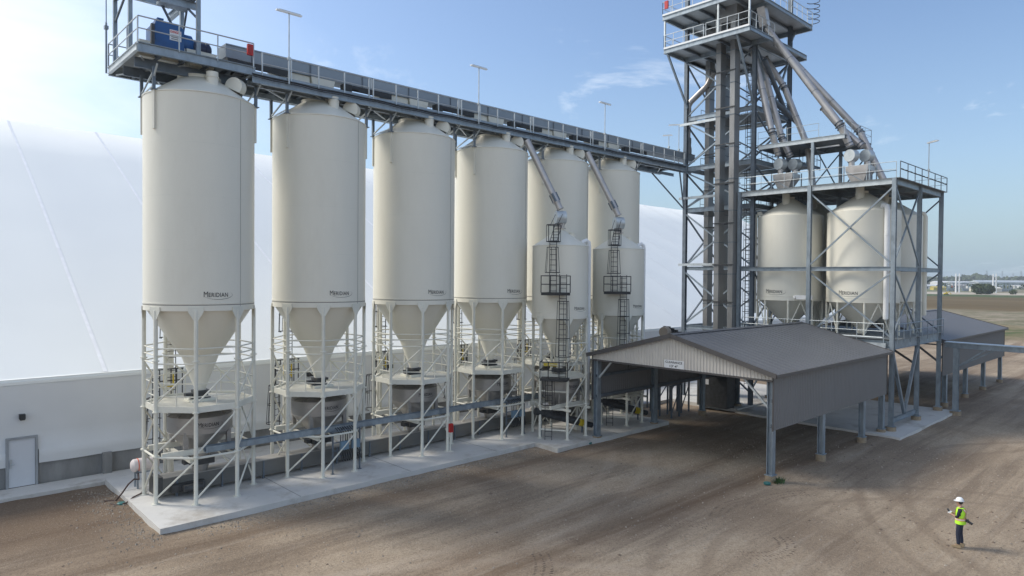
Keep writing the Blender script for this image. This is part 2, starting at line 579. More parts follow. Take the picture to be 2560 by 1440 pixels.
    c = mixc(t, ramp(t, far, [(0.680, 0.0), (0.70, 1.0)]), c, cty)
    t.links.new(c, b.inputs['Base Color'])
    # relief: ruts + lumps + grit + tyre tread
    h = math_n(t, 'ADD', math_n(t, 'MULTIPLY', tr, 0.4), math_n(t, 'MULTIPLY', med, 0.5))
    h = math_n(t, 'ADD', h, math_n(t, 'MULTIPLY', fine, 0.34))
    h = math_n(t, 'ADD', h, math_n(t, 'MULTIPLY', grit, 0.05))
    bp = N(t, 'ShaderNodeBump', _Strength=0.9, _Distance=0.16)
    t.links.new(h, bp.inputs['Height'])
    L(t, bp, 0, b, 'Normal')
    return m


GROUND = ground_mat()
g = MB()
# fine grid near the camera with real ruts, coarse sheet out to the horizon
from mathutils import noise as mn


def gz(x, y):
    # keep flat where slabs and buildings stand
    z = 0.05*mn.noise(V((x*0.35, y*0.35, 0))) + 0.035*mn.noise(V((x*0.09, y*0.9, 3)))+0.02*mn.noise(V((x*1.7, y*1.7, 5)))
    if x < 8.5 and y > 25:
        z += 0.10*max(0, mn.noise(V((x*0.6, y*0.6, 9))))
    return z-0.03


xs = [-6000, -1500, -400, -120, -30] + [-12+0.5*i for i in range(165)] + [75, 82, 90, 100, 115, 130, 150, 175, 200, 230, 265, 300, 350, 420, 520, 700, 1000, 1800, 4000, 9000]
ys = [-6000, -1500, -400, -120, -30] + [-12+0.5*i for i in range(99)] + [42, 50, 70, 100, 130, 170, 220, 300, 420, 600, 1000, 2000, 5000, 9000]
gv, gf = [], []
for y in ys:
    for x in xs:
        near = (-12 <= x <= 72) and (-12 <= y <= 38)
        zz_ = gz(x, y) if near else 0.0
        if 110 < x < 320 and -60 < y < 200:
            zz_ = 1.1*max(0, mn.noise(V((x*0.03, y*0.045, 2)))) + 0.5*mn.noise(V((x*0.09, y*0.09, 2)))
        gv.append((x, y, zz_))
nx = len(xs)
for j in range(len(ys)-1):
    for i in range(nx-1):
        gf.append((j*nx+i, j*nx+i+1, (j+1)*nx+i+1, (j+1)*nx+i))
g.add(gv, gf)
struct('ground', g, GROUND)

SZ = 0.22     # slab top
s = MB()
s.poly([(7.86, 28.0), (28.3, 28.0), (28.3, 26.2), (39.5, 26.2), (39.5, 31.0), (47.0, 31.0), (47.0, 25.2), (60, 25.2), (60, 36.6), (7.86, 36.6)], -0.3, SZ)
slab = struct('concrete_slab', s, CONC)
s = MB()
s.poly([(46.6, 14.0), (59.6, 14.0), (59.6, 25.18), (46.6, 25.18)], -0.3, 0.12)
struct('loading_slab', s, CONC)
s = MB()
s.box(-40, 36.62, -0.3, 120, 38.2, 0.12)
struct('walkway', s, CONC)
# saw-cut joints on the slab are part of it: thin dark strips let into the surface
jm = mat('joint_dark', (0.16, 0.15, 0.14), 0.9)
s = MB()
for x in [13.6, 19.46, 25.3, 33.9]:
    s.box(x-0.012, 28.02 if x < 28 else 26.22, SZ+0.003, x+0.012, 36.55, SZ+0.006)
s.box(7.9, 34.0, SZ+0.003, 39.0, 34.02, SZ+0.006)
struct('slab_joints', s, jm)

random.seed(11)
m_ = MB()
for i in range(8500):
    x = random.uniform(2, 46)
    y = random.uniform(2.5, 27.5)
    if random.random() < 0.35:
        x = random.uniform(9, 30)
        y = 28.0-abs(random.gauss(0, 0.7))-0.1
    if random.random() < 0.12:
        x, y = 7.8-abs(random.gauss(0, 0.8)), random.uniform(27, 36)
    r = random.choice([0.014, 0.018, 0.022, 0.028, 0.04]) * random.uniform(0.7, 1.3)
    z = gz(x, y)
    vs = []
    for (dx, dy, dz) in ((1, 0, 0), (0.2, 1, 0.1), (-1, 0.2, 0), (-0.1, -1, 0.05), (0.1, 0, 0.9)):
        vs.append((x+dx*r*random.uniform(0.7, 1.3), y+dy*r*random.uniform(0.7, 1.3), z+dz*r*1.1))
    m_.add(vs, [(0, 1, 4), (1, 2, 4), (2, 3, 4), (3, 0, 4)])
gv_ = m_.obj('gravel', mat('loose_stone', (0.30, 0.26, 0.215), 0.9, 0, 0.6, 2.5), ang=10)
gv_['kind'] = 'stuff'
m_ = MB()
# clods pressed up by tyre treads, in short curved rows, and scattered lumps
rows = [((22, 13.5), 2.6, 20, 75), ((24.2, 12.6), 1.5, 200, 330), ((27.5, 10.5), 4.5, 70, 115), ((29, 8.8), 5.5, 60, 105), ((20, 20), 3.2, 250, 300), ((14, 19), 4, 280, 330), ((36, 12.5), 3, 30, 100)]
for (cx_, cy_), rr, a0, a1 in rows:
    for lane in (-0.28, 0.0, 0.28):
        a = a0
        while a < a1:
            an = radians(a+random.uniform(-0.4, 0.4))
            x, y = cx_+(rr+lane)*cos(an), cy_+(rr+lane)*sin(an)
            z = gz(x, y)
            l = 0.09
            tx, ty = -sin(an+0.5), cos(an+0.5)
            m_.add([(x-tx*0.02-ty*l, y-ty*0.02+tx*l, z-0.01), (x+tx*0.03-ty*l, y+ty*0.03+tx*l, z-0.01), (x+tx*0.03+ty*l, y+ty*0.03-tx*l, z-0.01), (x-tx*0.02+ty*l, y-ty*0.02-tx*l, z-0.01), (x, y, z+0.022)],
                   [(0, 1, 4), (1, 2, 4), (2, 3, 4), (3, 0, 4)])
            a += random.uniform(7, 13)/rr
for i in range(160):
    x, y = random.choice([(random.uniform(28, 36), random.uniform(2, 12)), (random.uniform(3, 30), random.uniform(14, 36)), (random.uniform(33, 45), random.uniform(12, 15))])
    if 7.6 < x and y > 26 or y > 36:
        continue
    r = random.uniform(0.03, 0.09)
    z = gz(x, y)
    m_.add([(x-r, y-r*0.7, z-0.01), (x+r, y-r, z-0.01), (x+r*1.1, y+r*0.6, z-0.01), (x-r*0.7, y+r, z-0.01), (x, y, z+r*0.55)], [(0, 1, 4), (1, 2, 4), (2, 3, 4), (3, 0, 4)])
gv_ = m_.obj('dirt_clods', mat('dark_clod', (0.16, 0.12, 0.09), 0.95, 0, 0.4, 2), ang=10)
gv_['kind'] = 'stuff'

# ---------------- fabric storage building
BL = (30, 38.2, 0)
T = Thing('fabric_storage_building', 'huge white membrane-covered storage hall rising behind the row of tall silos', 'building', BL)
prof = [(38.55, 5.12), (42.0, 6.98), (45.5, 8.86), (48.9, 10.72), (52.2, 12.5), (55.9, 14.5), (60.8, 17.1), (66.1, 19.8), (73.0, 23.3)]
prof2 = prof + [(146-y, z) for y, z in reversed(prof[:-1])]
X0, X1 = -35, 112
m_ = MB()
nst = 60
xsr = [X0+(X1-X0)*i/nst for i in range(nst+1)]
bays = [8.3+6.62*k for k in range(-7, 20)]


def sag(x):
    # the membrane is pulled slightly inwards between its arches
    k = (x-8.3)/6.62
    fr = k-math.floor(k)
    return 0.045*sin(pi*fr)


xsr = [8.3+6.62*k/6 for k in range(-42, 115)]
nv = len(prof2)
vs = [(x, y, z-sag(x)) for x in xsr for y, z in prof2]
fs = [(i*nv+j, i*nv+j+1, (i+1)*nv+j+1, (i+1)*nv+j) for i in range(len(xsr)-1) for j in range(nv-1)]
m_.add(vs, fs)
T.part('membrane_roof', m_, FABRIC, ang=60)
XA, XB = xsr[0], xsr[-1]
m_ = MB()
for x in (XA+0.02, XB-0.02):
    m_.add([(x, 38.4, 0)]+[(x, y, z-0.02) for y, z in prof2]+[(x, 107.5, 0)], [tuple(range(nv+2))])
m_.box(XA, 107.5, 0, XB, 107.7, 5.1)
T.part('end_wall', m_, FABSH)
for bx in bays:
    m_ = MB()
    vs = []
    for y, z in prof:
        vs += [(bx-0.09, y-0.006, z+0.012), (bx+0.09, y-0.006, z+0.012)]
    m_.add(vs, [(2*i, 2*i+1, 2*i+3, 2*i+2) for i in range(len(prof)-1)])
    T.part('roof_seam', m_, SEAMW)
m_ = MB()
m_.box(XA, 38.24, 4.86, XB, 38.62, 5.0)
m_.box(XA, 38.30, 5.0, XB, 38.60, 5.11)
T.part('eave_trim', m_, FABRIC)
m_ = MB()
# hanging wall membrane with gentle folds and a heavier lower flap
wx = [XA+(XB-XA)*i/700 for i in range(701)]
wz = [4.86, 3.6, 2.6, 1.75, 1.72, 1.40, 1.10]
vs, fs = [], []
for x in wx:
    for k, z in enumerate(wz):
        d = 0.02*mn.noise(V((x*0.9, z*0.5, 0))) + (0.05 if k >= 4 else 0.0)
        zz2 = z + (0.018*mn.noise(V((x*0.8, 0, 4))) if k == len(wz)-1 else 0)
        vs.append((x, 38.27-d, zz2))
nk = len(wz)
fs = [(i*nk+k, i*nk+k+1, (i+1)*nk+k+1, (i+1)*nk+k) for i in range(len(wx)-1)
      for k in range(nk-1) if not (4.20 < wx[i] < 5.42 and wz[k] < 2.5)]
m_.add(vs, fs)
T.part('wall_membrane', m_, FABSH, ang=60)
m_ = MB()
m_.box(XA, 38.34, 0.0, 4.22, 38.7, 1.8)
m_.box(5.42, 38.34, 0.0, XB, 38.7, 1.8)
parts(T, 'foundation_wall', m_, CONCW)
for k in range(-3, 16):
    px = 8.27+6.62*k
    m_ = MB()
    m_.box(px-0.2, 38.0, 0.12, px+0.2, 38.33, 1.15)
    T.part('pilaster', m_, CONCW)
m_ = MB()
m_.box(4.22, 38.16, 0.12, 4.32, 38.6, 2.34)
m_.box(5.34, 38.16, 0.12, 5.44, 38.6, 2.34)
m_.box(4.22, 38.16, 2.341, 5.44, 38.6, 2.44)
T.part('door_frame', m_, mat('door_frame_grey', (0.30, 0.32, 0.34), 0.5))
m_ = MB()
m_.box(4.33, 38.22, 0.14, 5.33, 38.30, 2.33)
dr = T.part('door', m_, mat('door_white', (0.60, 0.63, 0.67), 0.45, 0, 0.03))
m_ = MB()
m_.box(4.37, 38.15, 1.05, 4.44, 38.219, 1.45)
m_.tube((4.40, 38.12, 1.22), (4.56, 38.12, 1.22), 0.018)
T.part('handle', m_, GALVL, dr)
m_ = MB()
m_.box(4.72, 37.98, 3.28, 4.95, 38.24, 3.50)
m_.box(4.74, 37.96, 3.24, 4.93, 38.1, 3.279)
T.part('wall_lamp', m_, BLACK)
for x in (18.9, 24.6, 31.0, 43.0):
    m_ = MB()
    m_.box(x, 38.02, 3.9, x+0.35, 38.24, 4.15)
    T.part('wall_lamp', m_, BLACK)

# ================================================================= TALL SILOS
R0 = 2.3
RL = 2.27
LEGA = [radians(22.5+45*k) for k in range(8)]
SX = [10.68+5.86*i for i in range(6)]
SYC = 32.05
SG = 'tall cream storage silos in a row'
SL = ['tall cream silo at the near left end of the row, under the blue drive',
      'tall cream silo second from the left, electrical panels at its legs',
      'tall cream silo third from the left, red cabinet at its right leg',
      'tall cream silo fourth from the left, last before the two short silos',
      'tall cream silo fifth in the row, partly hidden behind the nearer short silo',
      'tall cream silo at the far right end of the row, next to the steel tower']
T = Thing('tall_silo', SL[0], 'silo', (SX[0], SYC, 0), SG, local=True)
m_ = MB()
m_.lathe([(R0-0.04, 8.46), (R0, 8.46), (R0, 8.76), (R0+0.012, 8.765), (R0+0.012, 8.80), (R0, 8.805)], n=96)
m_.lathe([(R0, 8.805), (R0, 17.72), (R0+0.03, 17.73), (R0+0.03, 17.77), (R0-0.02, 17.78)], n=96)
shell = T.part('shell', m_, CREAM, ang=30)
for z in (11.05, 13.35, 15.6):
    m_ = MB()
    m_.lathe([(R0, z), (R0+0.003, z+0.006), (R0, z+0.012)], n=96)
    T.part('weld_seam', m_, CREAM2)
m_ = MB()
m_.lathe([(R0-0.02, 17.779), (0.93, 18.72), (0.93, 18.85), (0.5, 18.95)], n=96, capt=True)
T.part('roof', m_, CREAM, ang=30)
m_ = MB()
m_.lathe([(R0-0.05, 8.60), (0.86, 6.42), (0.80, 6.38), (0.24, 4.86), (0.24, 4.78)], n=96)
T.part('hopper', m_, CREAM, ang=30)
m_ = MB()
m_.lathe([(R0+0.003, 8.70), (R0+0.006, 8.715), (R0+0.003, 8.73)], n=96)
T.part('seam', m_, jm)


def leg_mesh(a, r, ztop, rr, flanges, base=SZ, n=10, gus=0.30):
    mb = MB()
    c, s_ = cos(a), sin(a)
    mb.tube((r*c, r*s_, base+0.03), (r*c, r*s_, ztop), rr, n)
    mb.lathe([(rr*2.0, 0), (rr*2.0, 0.03)], (r*c, r*s_, base), 12, capb=True, capt=True)
    for z in flanges:
        mb.lathe([(rr*1.75, 0), (rr*1.75, 0.05)], (r*c, r*s_, z), 10, capb=True, capt=True)
    # flared gusset under the skirt
    tx, ty = -s_, c
    g0 = 0.02
    pts = [(-rr, ztop-0.42), (rr, ztop-0.42), (gus, ztop-0.05), (gus, ztop+0.14), (-gus, ztop+0.14), (-gus, ztop-0.05)]
    P = [((r+0.055)*c+tx*u, (r+0.055)*s_+ty*u, z) for u, z in pts]
    mb.prism(P, (-0.03*c, -0.03*s_, 0))
    return mb


for a in LEGA:
    T.part('leg', leg_mesh(a, RL, 8.48, 0.085, (2.22, 4.12, 6.3)), CREAM2)
for k in range(8):
    a, b = LEGA[k], LEGA[(k+1) % 8]
    pa = lambda z: (RL*cos(a), RL*sin(a), z)
    pb = lambda z: (RL*cos(b), RL*sin(b), z)
    m_ = MB()
    m_.tube(pa(0.45), pb(2.1), 0.04, 8)
    m_.tube(pa(2.35), pb(4.05), 0.04, 8)
    m_.tube(pa(4.5), pb(6.15), 0.04, 8)
    parts(T, 'brace', m_, CREAM2)
    m_ = MB()
    m_.tube(pa(2.2), pb(2.2), 0.05, 8)
    m_.tube(pa(6.55), pb(6.55), 0.03, 8)
    m_.tube(pa(6.85), pb(6.85), 0.03, 8)
    m_.tube(pa(6.2), pb(6.2), 0.03, 8)
    parts(T, 'ring_beam', m_, CREAM2)
m_ = MB()
oc = [((RL-0.06)*cos(a), (RL-0.06)*sin(a)) for a in LEGA]
m_.poly(oc, 4.26, 4.30)
deck = T.part('deck', m_, mat('deck_plate', (0.50, 0.49, 0.43), 0.6, 0, 0.1, 3))
m_ = MB()
for k in range(8):
    p, q = oc[k], oc[(k+1) % 8]
    m_.bar((p[0], p[1], 4.25), (q[0], q[1], 4.25), 0.07, 0.26)
T.part('fascia', m_, CREAM2, deck)
m_ = MB()
for k in range(8):
    p, q = V(oc[k]), V(oc[(k+1) % 8])
    for z in (4.80, 5.35):
        m_.tube((p.x, p.y, z), (q.x, q.y, z), 0.024, 6)
    mid = (p+q)/2
    m_.tube((mid.x, mid.y, 4.37), (mid.x, mid.y, 5.35), 0.024, 6)
T.part('guard_rail', m_, CREAM2)
m_ = MB()
m_.cbox((0, 0, 4.36), (1.05, 1.05, 0.12))
T.part('hopper_pad', m_, CREAM2)
m_ = MB()
m_.box(-0.42, -0.30, 4.42, 0.36, 0.30, 4.50)
m_.box(-0.36, -0.26, 4.50, 0.26, 0.26, 4.66)
m_.box(-0.30, -0.34, 4.66, 0.34, 0.30, 4.78)
m_.tube((-0.5, -0.1, 4.6), (-0.36, -0.1, 4.6), 0.06)
m_.box(-0.7, -0.22, 4.5, -0.42, 0.02, 4.7)
T.part('slide_gate', m_, DARKS)
for a in (157.5, 202.5, -22.5, 22.5):
    a = radians(a)
    m_ = MB()
    c, s_ = cos(a), sin(a)
    m_.bar(((R0+0.045)*c, (R0+0.045)*s_, 16.15), ((R0+0.045)*c, (R0+0.045)*s_, 17.8), 0.13, 0.09, (c, s_, 0))
    T.part('bracket', m_, CREAM)
m_ = MB()
m_.lathe([(0.25, 17.9), (0.25, 18.66), (0.28, 18.66), (0.28, 18.70), (0.25, 18.70), (0.25, 18.9)], (0.08, -1.28, 0), 24, capt=True)
T.part('inlet_neck', m_, CREAM)
# drum-shaped vent hood
hc = V((0.98, -1.32, 18.47))
hn = V((-0.75, -0.65, 0)).normalized()
ht = V((hn.y, -hn.x, 0))*-1
m_ = MB()
hr = 0.40
arc = [(cos(radians(t))*hr, sin(radians(t))*hr) for t in range(-48, 189, 12)]
pts = [hc+ht*u+V((0, 0, w)) for u, w in arc]
m_.prism(pts, hn*-0.42)
T.part('vent_hood', m_, CREAM)
m_ = MB()
m_.tube((1.15, -1.10, 17.9), (1.15, -1.12, 18.35), 0.19, 12)
T.part('vent_neck', m_, mat('vent_dark', (0.14, 0.12, 0.10), 0.6))
m_ = MB()
a = radians(-64)
m_.tube(((R0+0.01)*cos(a), (R0+0.01)*sin(a), 8.5), ((R0+0.01)*cos(a), (R0+0.01)*sin(a), 17.75), 0.008, 6)
T.part('conduit', m_, mat('conduit_grey', (0.34, 0.34, 0.33), 0.6))
T.part('logo', logo_mesh(R0, radians(-90), 9.15, 1.22), INK)
# air pipe and caged ladder on the far side
m_ = MB()
m_.tube((-0.4, 3.0, SZ), (-0.4, 3.0, 15.5), 0.17, 14)
T.part('air_pipe', m_, CREAM)


def ladder_mesh(x, y, z0, z1, outx, outy, w=0.42, cage0=None, cage1=None, mb=None, flare=True, base=None, r=0.016):
    mb = mb or MB()
    o = V((outx, outy, 0)).normalized()
    t_ = V((-o.y, o.x, 0))
    c = V((x, y, 0))
    for sgn in (-1, 1):
        p = c+t_*(sgn*w/2)
        mb.tube((p.x, p.y, z0), (p.x, p.y, z1), r*1.3, 6)
    z = z0+0.2
    while z < z1:
        p, q = c-t_*w/2, c+t_*w/2
        mb.tube((p.x, p.y, z), (q.x, q.y, z), r, 5)
        z += 0.31
    if cage0 is not None:
        z = cage0
        hs = []
        k = 0
        nh = max(2, int((cage1-cage0)/0.85)+1)
        for i in range(nh):
            zc = cage0+(cage1-cage0)*i/(nh-1)
            fl = 0.10*(1-i/(nh-1)) if flare else 0
            pts = []
            for an in range(-15, 196, 21):
                aa = radians(an)
                pts.append(c+t_*((0.34+fl)*cos(aa))+o*((0.36+fl)*(0.35+0.65*max(0, sin(aa))*1.35+0.0) if sin(aa) > 0 else (0.36*0.2)) + V((0, 0, zc)))
            mb.path(pts, r*1.5, 5)
            hs.append(pts)
        for j in range(1, len(hs[0])-1, 2):
            mb.path([h[j] for h in hs], r, 5)
    return mb


T.part('ladder', ladder_mesh(-0.5, 2.45, 4.3, 12.0, -0.2, 1, cage0=7.0, cage1=11.5), BLACK)
T.part('ladder', ladder_mesh(-1.2, 2.3, 1.2, 5.3, -0.6, 1, cage0=2.2, cage1=4.2), BLACK)
m_ = MB()
for x in (-1.35, -1.1, -0.85, -0.6, -0.35, -0.1):
    m_.bar((x, 2.15, 4.31), (x, 2.15, 5.55), 0.04)
for z in (5.0, 5.55):
    m_.bar((-1.4, 2.15, z), (-0.05, 2.15, z), 0.05)
T.part('ladder_guard', m_, BLACK)
m_ = MB()
m_.box(-0.95, 2.08, 4.6, -0.88, 2.12, 5.3)
m_.box(-0.55, 2.08, 4.6, -0.48, 2.12, 5.3)
m_.box(-0.95, 2.06, 4.72, -0.48, 2.079, 4.79)
T.part('safety_gate', m_, YEL)
SILO = T.o
for i in range(1, 6):
    dup(SILO, (SX[i], SYC, 0), SL[i])

# ================================================================= STAINLESS WEIGH HOPPERS
HG = 'stainless weigh hoppers under the silos'
HL = ['round stainless weigh hopper under the leftmost tall silo, full logo showing',
      'round stainless weigh hopper under the second tall silo from the left',
      'round stainless weigh hopper under the third tall silo from the left',
      'round stainless weigh hopper under the fourth tall silo from the left',
      'round stainless weigh hopper under the fifth tall silo, behind the nearer short silo',
      'round stainless weigh hopper under the far right silo of the row']
T = Thing('weigh_hopper', HL[0], 'hopper', (SX[0], SYC, 0), HG, local=True)
m_ = MB()
m_.lathe([(0.45, 4.10), (1.36, 3.74), (1.38, 3.72), (1.38, 3.70), (1.37, 3.69), (1.37, 3.02), (1.385, 3.01), (1.37, 2.98), (0.42, 1.98), (0.40, 1.75)], n=72)
T.part('vessel', m_, STAIN, ang=30)
for k in range(12):
    m_ = MB()
    a = 2*pi*k/12
    m_.bar((0.6*cos(a), 0.6*sin(a), 4.045), (1.35*cos(a), 1.35*sin(a), 3.765), 0.025, 0.05)
    T.part('stiffener', m_, STAIN)
T.part('logo', logo_mesh(1.375, radians(-90), 3.40, 1.08), INK)
for k in range(4):
    a = radians(45+90*k)
    m_ = MB()
    m_.box(1.30*cos(a)-0.09, 1.30*sin(a)-0.09, 2.38, 1.30*cos(a)+0.09, 1.30*sin(a)+0.09, 3.1)
    T.part('support_foot', m_, STAIN)
m_ = MB()
m_.box(-1.9, -1.05, 2.12, 1.9, -0.90, 2.36)
m_.box(-1.9, 0.90, 2.12, 1.9, 1.05, 2.36)
m_.box(-1.05, -1.9, 1.98, -0.90, 1.9, 2.119)
m_.box(0.90, -1.9, 1.98, 1.05, 1.9, 2.119)
parts(T, 'support_beam', m_, CREAM2)
m_ = MB()
m_.box(-0.5, -0.42, 1.45, 0.5, 0.42, 1.75)
m_.box(-0.75, -0.2, 1.5, -0.5, 0.15, 1.7)
T.part('discharge_gate', m_, DARKS)
m_ = MB()
m_.lathe([(0.40, 1.45), (0.30, 1.10)], n=20)
T.part('discharge_chute', m_, STAIN)
HOP = T.o
for i in range(1, 6):
    dup(HOP, (SX[i], SYC, 0), HL[i])

# ================================================================= GROUND CONVEYOR
T = Thing('drag_conveyor', 'long grey trough conveyor running low under the row of tall silos', 'conveyor', (9, 32, SZ))
m_ = MB()
m_.box(9.0, 31.75, 0.36, 44.0, 32.45, 1.08)
T.part('housing', m_, mat('trough_steel', (0.17, 0.168, 0.16), 0.55, 0.35, 0.15, 1.0, (0.3, 1, 1), 0, 1, (0.2, 0.18, 0.15), 1.2, 0.5, 0.8))
m_ = MB()
m_.box(8.98, 31.70, 1.081, 44.0, 32.50, 1.12)
T.part('cover', m_, mat('trough_cover', (0.33, 0.32, 0.30), 0.6, 0.2, 0.1, 1.0))
m_ = MB()
m_.box(8.7, 31.60, 0.42, 8.98, 32.6, 1.2)
m_.box(9.3, 31.45, 0.45, 10.7, 31.74, 0.78)
m_.tube((9.7, 31.2, 0.62), (10.5, 31.2, 0.62), 0.17, 12)
T.part('drive_end', m_, DARKS)
for k in range(18):
    x = 9.6+1.95*k
    m_ = MB()
    m_.box(x-0.04, 31.73, SZ, x+0.04, 31.81, 0.359)
    m_.box(x-0.04, 32.39, SZ, x+0.04, 32.47, 0.359)
    m_.box(x-0.03, 31.70, 0.36, x+0.03, 31.749, 1.08)
    parts(T, 'foot', m_, GALVD)

# long cable tray in front of the row
T = Thing('cable_tray', 'long bluish galvanised channel running through the front legs of the silos', 'cable tray', (10.5, 30.6, 2.3))
m_ = MB()
m_.box(10.4, 30.45, 2.24, 44.0, 30.80, 2.28)
m_.box(10.4, 30.45, 2.281, 44.0, 30.48, 2.50)
m_.box(10.4, 30.77, 2.281, 44.0, 30.80, 2.50)
T.part('tray', m_, GALV)
m_ = MB()
for j in range(5):
    m_.tube((10.5, 30.53+0.05*j, 2.31), (44.0, 30.53+0.05*j, 2.31), 0.02, 6)
T.part('cable', m_, BLACK)
for k in range(14):
    x = 11.5+2.44*k
    m_ = MB()
    m_.box(x-0.03, 30.42, 2.18, x+0.03, 30.83, 2.239)
    parts(T, 'hanger', m_, GALVD)

# ================================================================= ELEVATED GALLERY
GF, GB = 30.6, 33.2
ZF = 19.2
XL, XR = 12.45, 48.3
T = Thing('conveyor_gallery', 'elevated steel conveyor walkway running across the tops of all the tall silos', 'conveyor gallery', (30, 32, 18.7))
for y in (GF, GB):
    m_ = MB()
    m_.ibeam((XL, y, 18.98), (XR, y, 18.98), 0.16, 0.42)
    T.part('main_beam', m_, GALV)
for y in (31.15, 32.95-0.1):
    m_ = MB()
    m_.ibeam((XL, y, 18.86), (XR+1.5, y, 18.86), 0.12, 0.24)
    T.part('stringer', m_, GALV)
k = 0
x = XL+0.2
while x < XR:
    m_ = MB()
    m_.ibeam((x, GF+0.09, 19.05), (x, GB-0.09, 19.05), 0.09, 0.16)
    T.part('cross_beam', m_, GALVD)
    x += 1.465
for k in range(12):
    x = XL+0.3+2.93*k
    m_ = MB()
    m_.bar((x, GF+0.2, 18.82), (x+2.6, GB-0.2, 18.82), 0.06, 0.05)
    parts(T, 'wind_brace', m_, GALVL)
m_ = MB()
m_.box(XL, GF+0.0, ZF, XR, 31.42, ZF+0.03)
m_.box(XL, 32.5, ZF, XR, GB, ZF+0.03)
T.part('walkway_deck', m_, DECKM)
m_ = MB()
m_.box(XL, GF-0.03, ZF+0.0, XR, GF-0.01, ZF+0.10)
T.part('toe_board', m_, GALV)
m_ = MB()
m_.box(11.6, 31.48, 19.94, XR+2.6, 32.42, 20.50)
hs = T.part('conveyor_housing', m_, mat('housing_steel', (0.27, 0.31, 0.35), 0.55, 0.4, 0.12, 0.8, (0.5, 1, 1), 0.05, 8))
m_ = MB()
m_.box(11.6, 31.44, 20.501, XR+2.6, 32.46, 20.55)
T.part('cover', m_, GALV, hs)
k = 0
x = 12.8
while x < XR+2:
    m_ = MB()
    m_.box(x-0.03, 31.44, 19.92, x+0.03, 31.479, 20.50)
    T.part('joint_flange', m_, GALVD, hs)
    x += 2.93
for i in range(6):
    # drive and slide gate hardware under the housing above each silo
    cx_ = SX[i]
    m_ = MB()
    m_.box(cx_+1.3, 31.40, 19.26, cx_+3.7, 31.9, 19.40)
    m_.box(cx_+0.9, 31.20, 19.45, cx_+1.35, 31.6, 19.85)
    m_.tube((cx_+1.35, 31.3, 19.7), (cx_+1.75, 31.3, 19.7), 0.12, 10)
    m_.box(cx_+1.3, 31.42, 19.62, cx_+3.9, 31.47, 19.90)
    if i < 6:
        T.part('gate_drive', m_, BLACK)
    m_ = MB()
    m_.prism([(cx_-0.75, 31.5, 19.93), (cx_+0.55, 31.5, 19.93), (cx_+0.4, 31.5, 19.24), (cx_-0.6, 31.5, 19.24)], (0, 0.9, 0))
    m_.box(cx_-2.6, 31.6, 19.24, cx_-0.78, 32.3, 19.93)
    T.part('inlet_chute', m_, CREAM2)
    for sgn in (-1, 1):
        ax = cx_+sgn*RL*cos(radians(22.5))*1.035
        for y in (SYC-0.9, SYC+0.9):
            m_ = MB()
            m_.bar((ax, y, 17.78), (ax, y, 18.75), 0.12, 0.12)
            m_.cbox((ax, y, 17.80), (0.24, 0.24, 0.04))
            parts(T, 'post', m_, GALVD)
        m_ = MB()
        m_.bar((ax, SYC-0.84, 18.55), (ax, SYC+0.84, 17.95), 0.06, 0.06)
        m_.bar((ax, SYC-0.84, 17.98), (ax, SYC+0.84, 17.88), 0.05, 0.05)
        m_.bar((ax, SYC-0.95, 18.35), (ax, GF+0.05, 18.76), 0.06, 0.06)
        parts(T, 'knee_brace', m_, GALVL)
m_ = MB()
pts = []
x = XL
while x < XR:
    pts.append((x, GF-0.12, 19.10+0.02*sin(x*1.1)+0.02*sin(x*2.7)))
    x += 0.5
m_.path(pts, 0.035, 6)
m_.path([(p[0], p[1]-0.02, p[2]-0.10) for p in pts], 0.02, 6)
T.part('conduit', m_, BLACK)
# railing in separate panels, a double post at every silo pitch
pan = [(12.9+5.86*i-0.0, 12.9+5.86*i+5.6) for i in range(6)]
for a, b in pan:
    b = min(b, XR-0.1)
    m_ = MB()
    for z in (ZF+1.0, ZF+0.52):
        m_.tube((a, GF-0.05, z), (b, GF-0.05, z), 0.026, 6)
    n = 4
    for k in range(n+1):
        x = a+(b-a)*k/n
        m_.bar((x, GF-0.05, ZF-0.12), (x, GF-0.05, ZF+1.0), 0.05, 0.05)
    m_.tube((b+0.13, GF-0.05, ZF+0.5), (b+0.13, GF-0.05, ZF+1.0), 0.024, 6)
    m_.tube((b, GF-0.05, ZF+1.0), (b+0.13, GF-0.05, ZF+1.0), 0.024, 6)
    T.part('railing', m_, GALVL)
    m_ = MB()
    for z in (ZF+1.0, ZF+0.52):
        m_.tube((a, GB, z), (b, GB, z), 0.024, 6)
    for k in range(n+1):
        x = a+(b-a)*k/n
        m_.tube((x, GB, ZF), (x, GB, ZF+1.0), 0.024, 6)
    T.part('railing', m_, GALVL)
# drive platform at the left end, a step higher and wider
ZP = 19.5
XP0, XP1, YP1 = 7.75, 12.5, 35.3
m_ = MB()
m_.box(XP0, GF, ZP-0.03, XP1, YP1, ZP+0.01)
T.part('platform_deck', m_, DECKM)
for (p, q) in (((XP0, GF, 19.28), (XP1+0.1, GF, 19.28)), ((XP0, YP1, 19.28), (XP1, YP1, 19.28))):
    m_ = MB()
    m_.ibeam(p, q, 0.16, 0.38)
    T.part('platform_beam', m_, GALV)
for (p, q) in (((XP0, GF+0.1, 19.28), (XP0, YP1-0.1, 19.28)), ((XP1, GF+0.1, 19.28), (XP1, YP1-0.1, 19.28))):
    m_ = MB()
    m_.ibeam(p, q, 0.14, 0.3)
    T.part('platform_beam', m_, GALVL)
for y in (31.45, 33.2):
    m_ = MB()
    m_.ibeam((XP0+0.1, y, 18.88), (XP1, y, 18.88), 0.16, 0.40)
    T.part('platform_beam', m_, GALVD)
for k in range(1, 5):
    x = XP0+k*0.95
    m_ = MB()
    m_.ibeam((x, GF+0.1, 19.22), (x, YP1-0.1, 19.22), 0.1, 0.2)
    T.part('cross_beam', m_, GALVD)
m_ = MB()
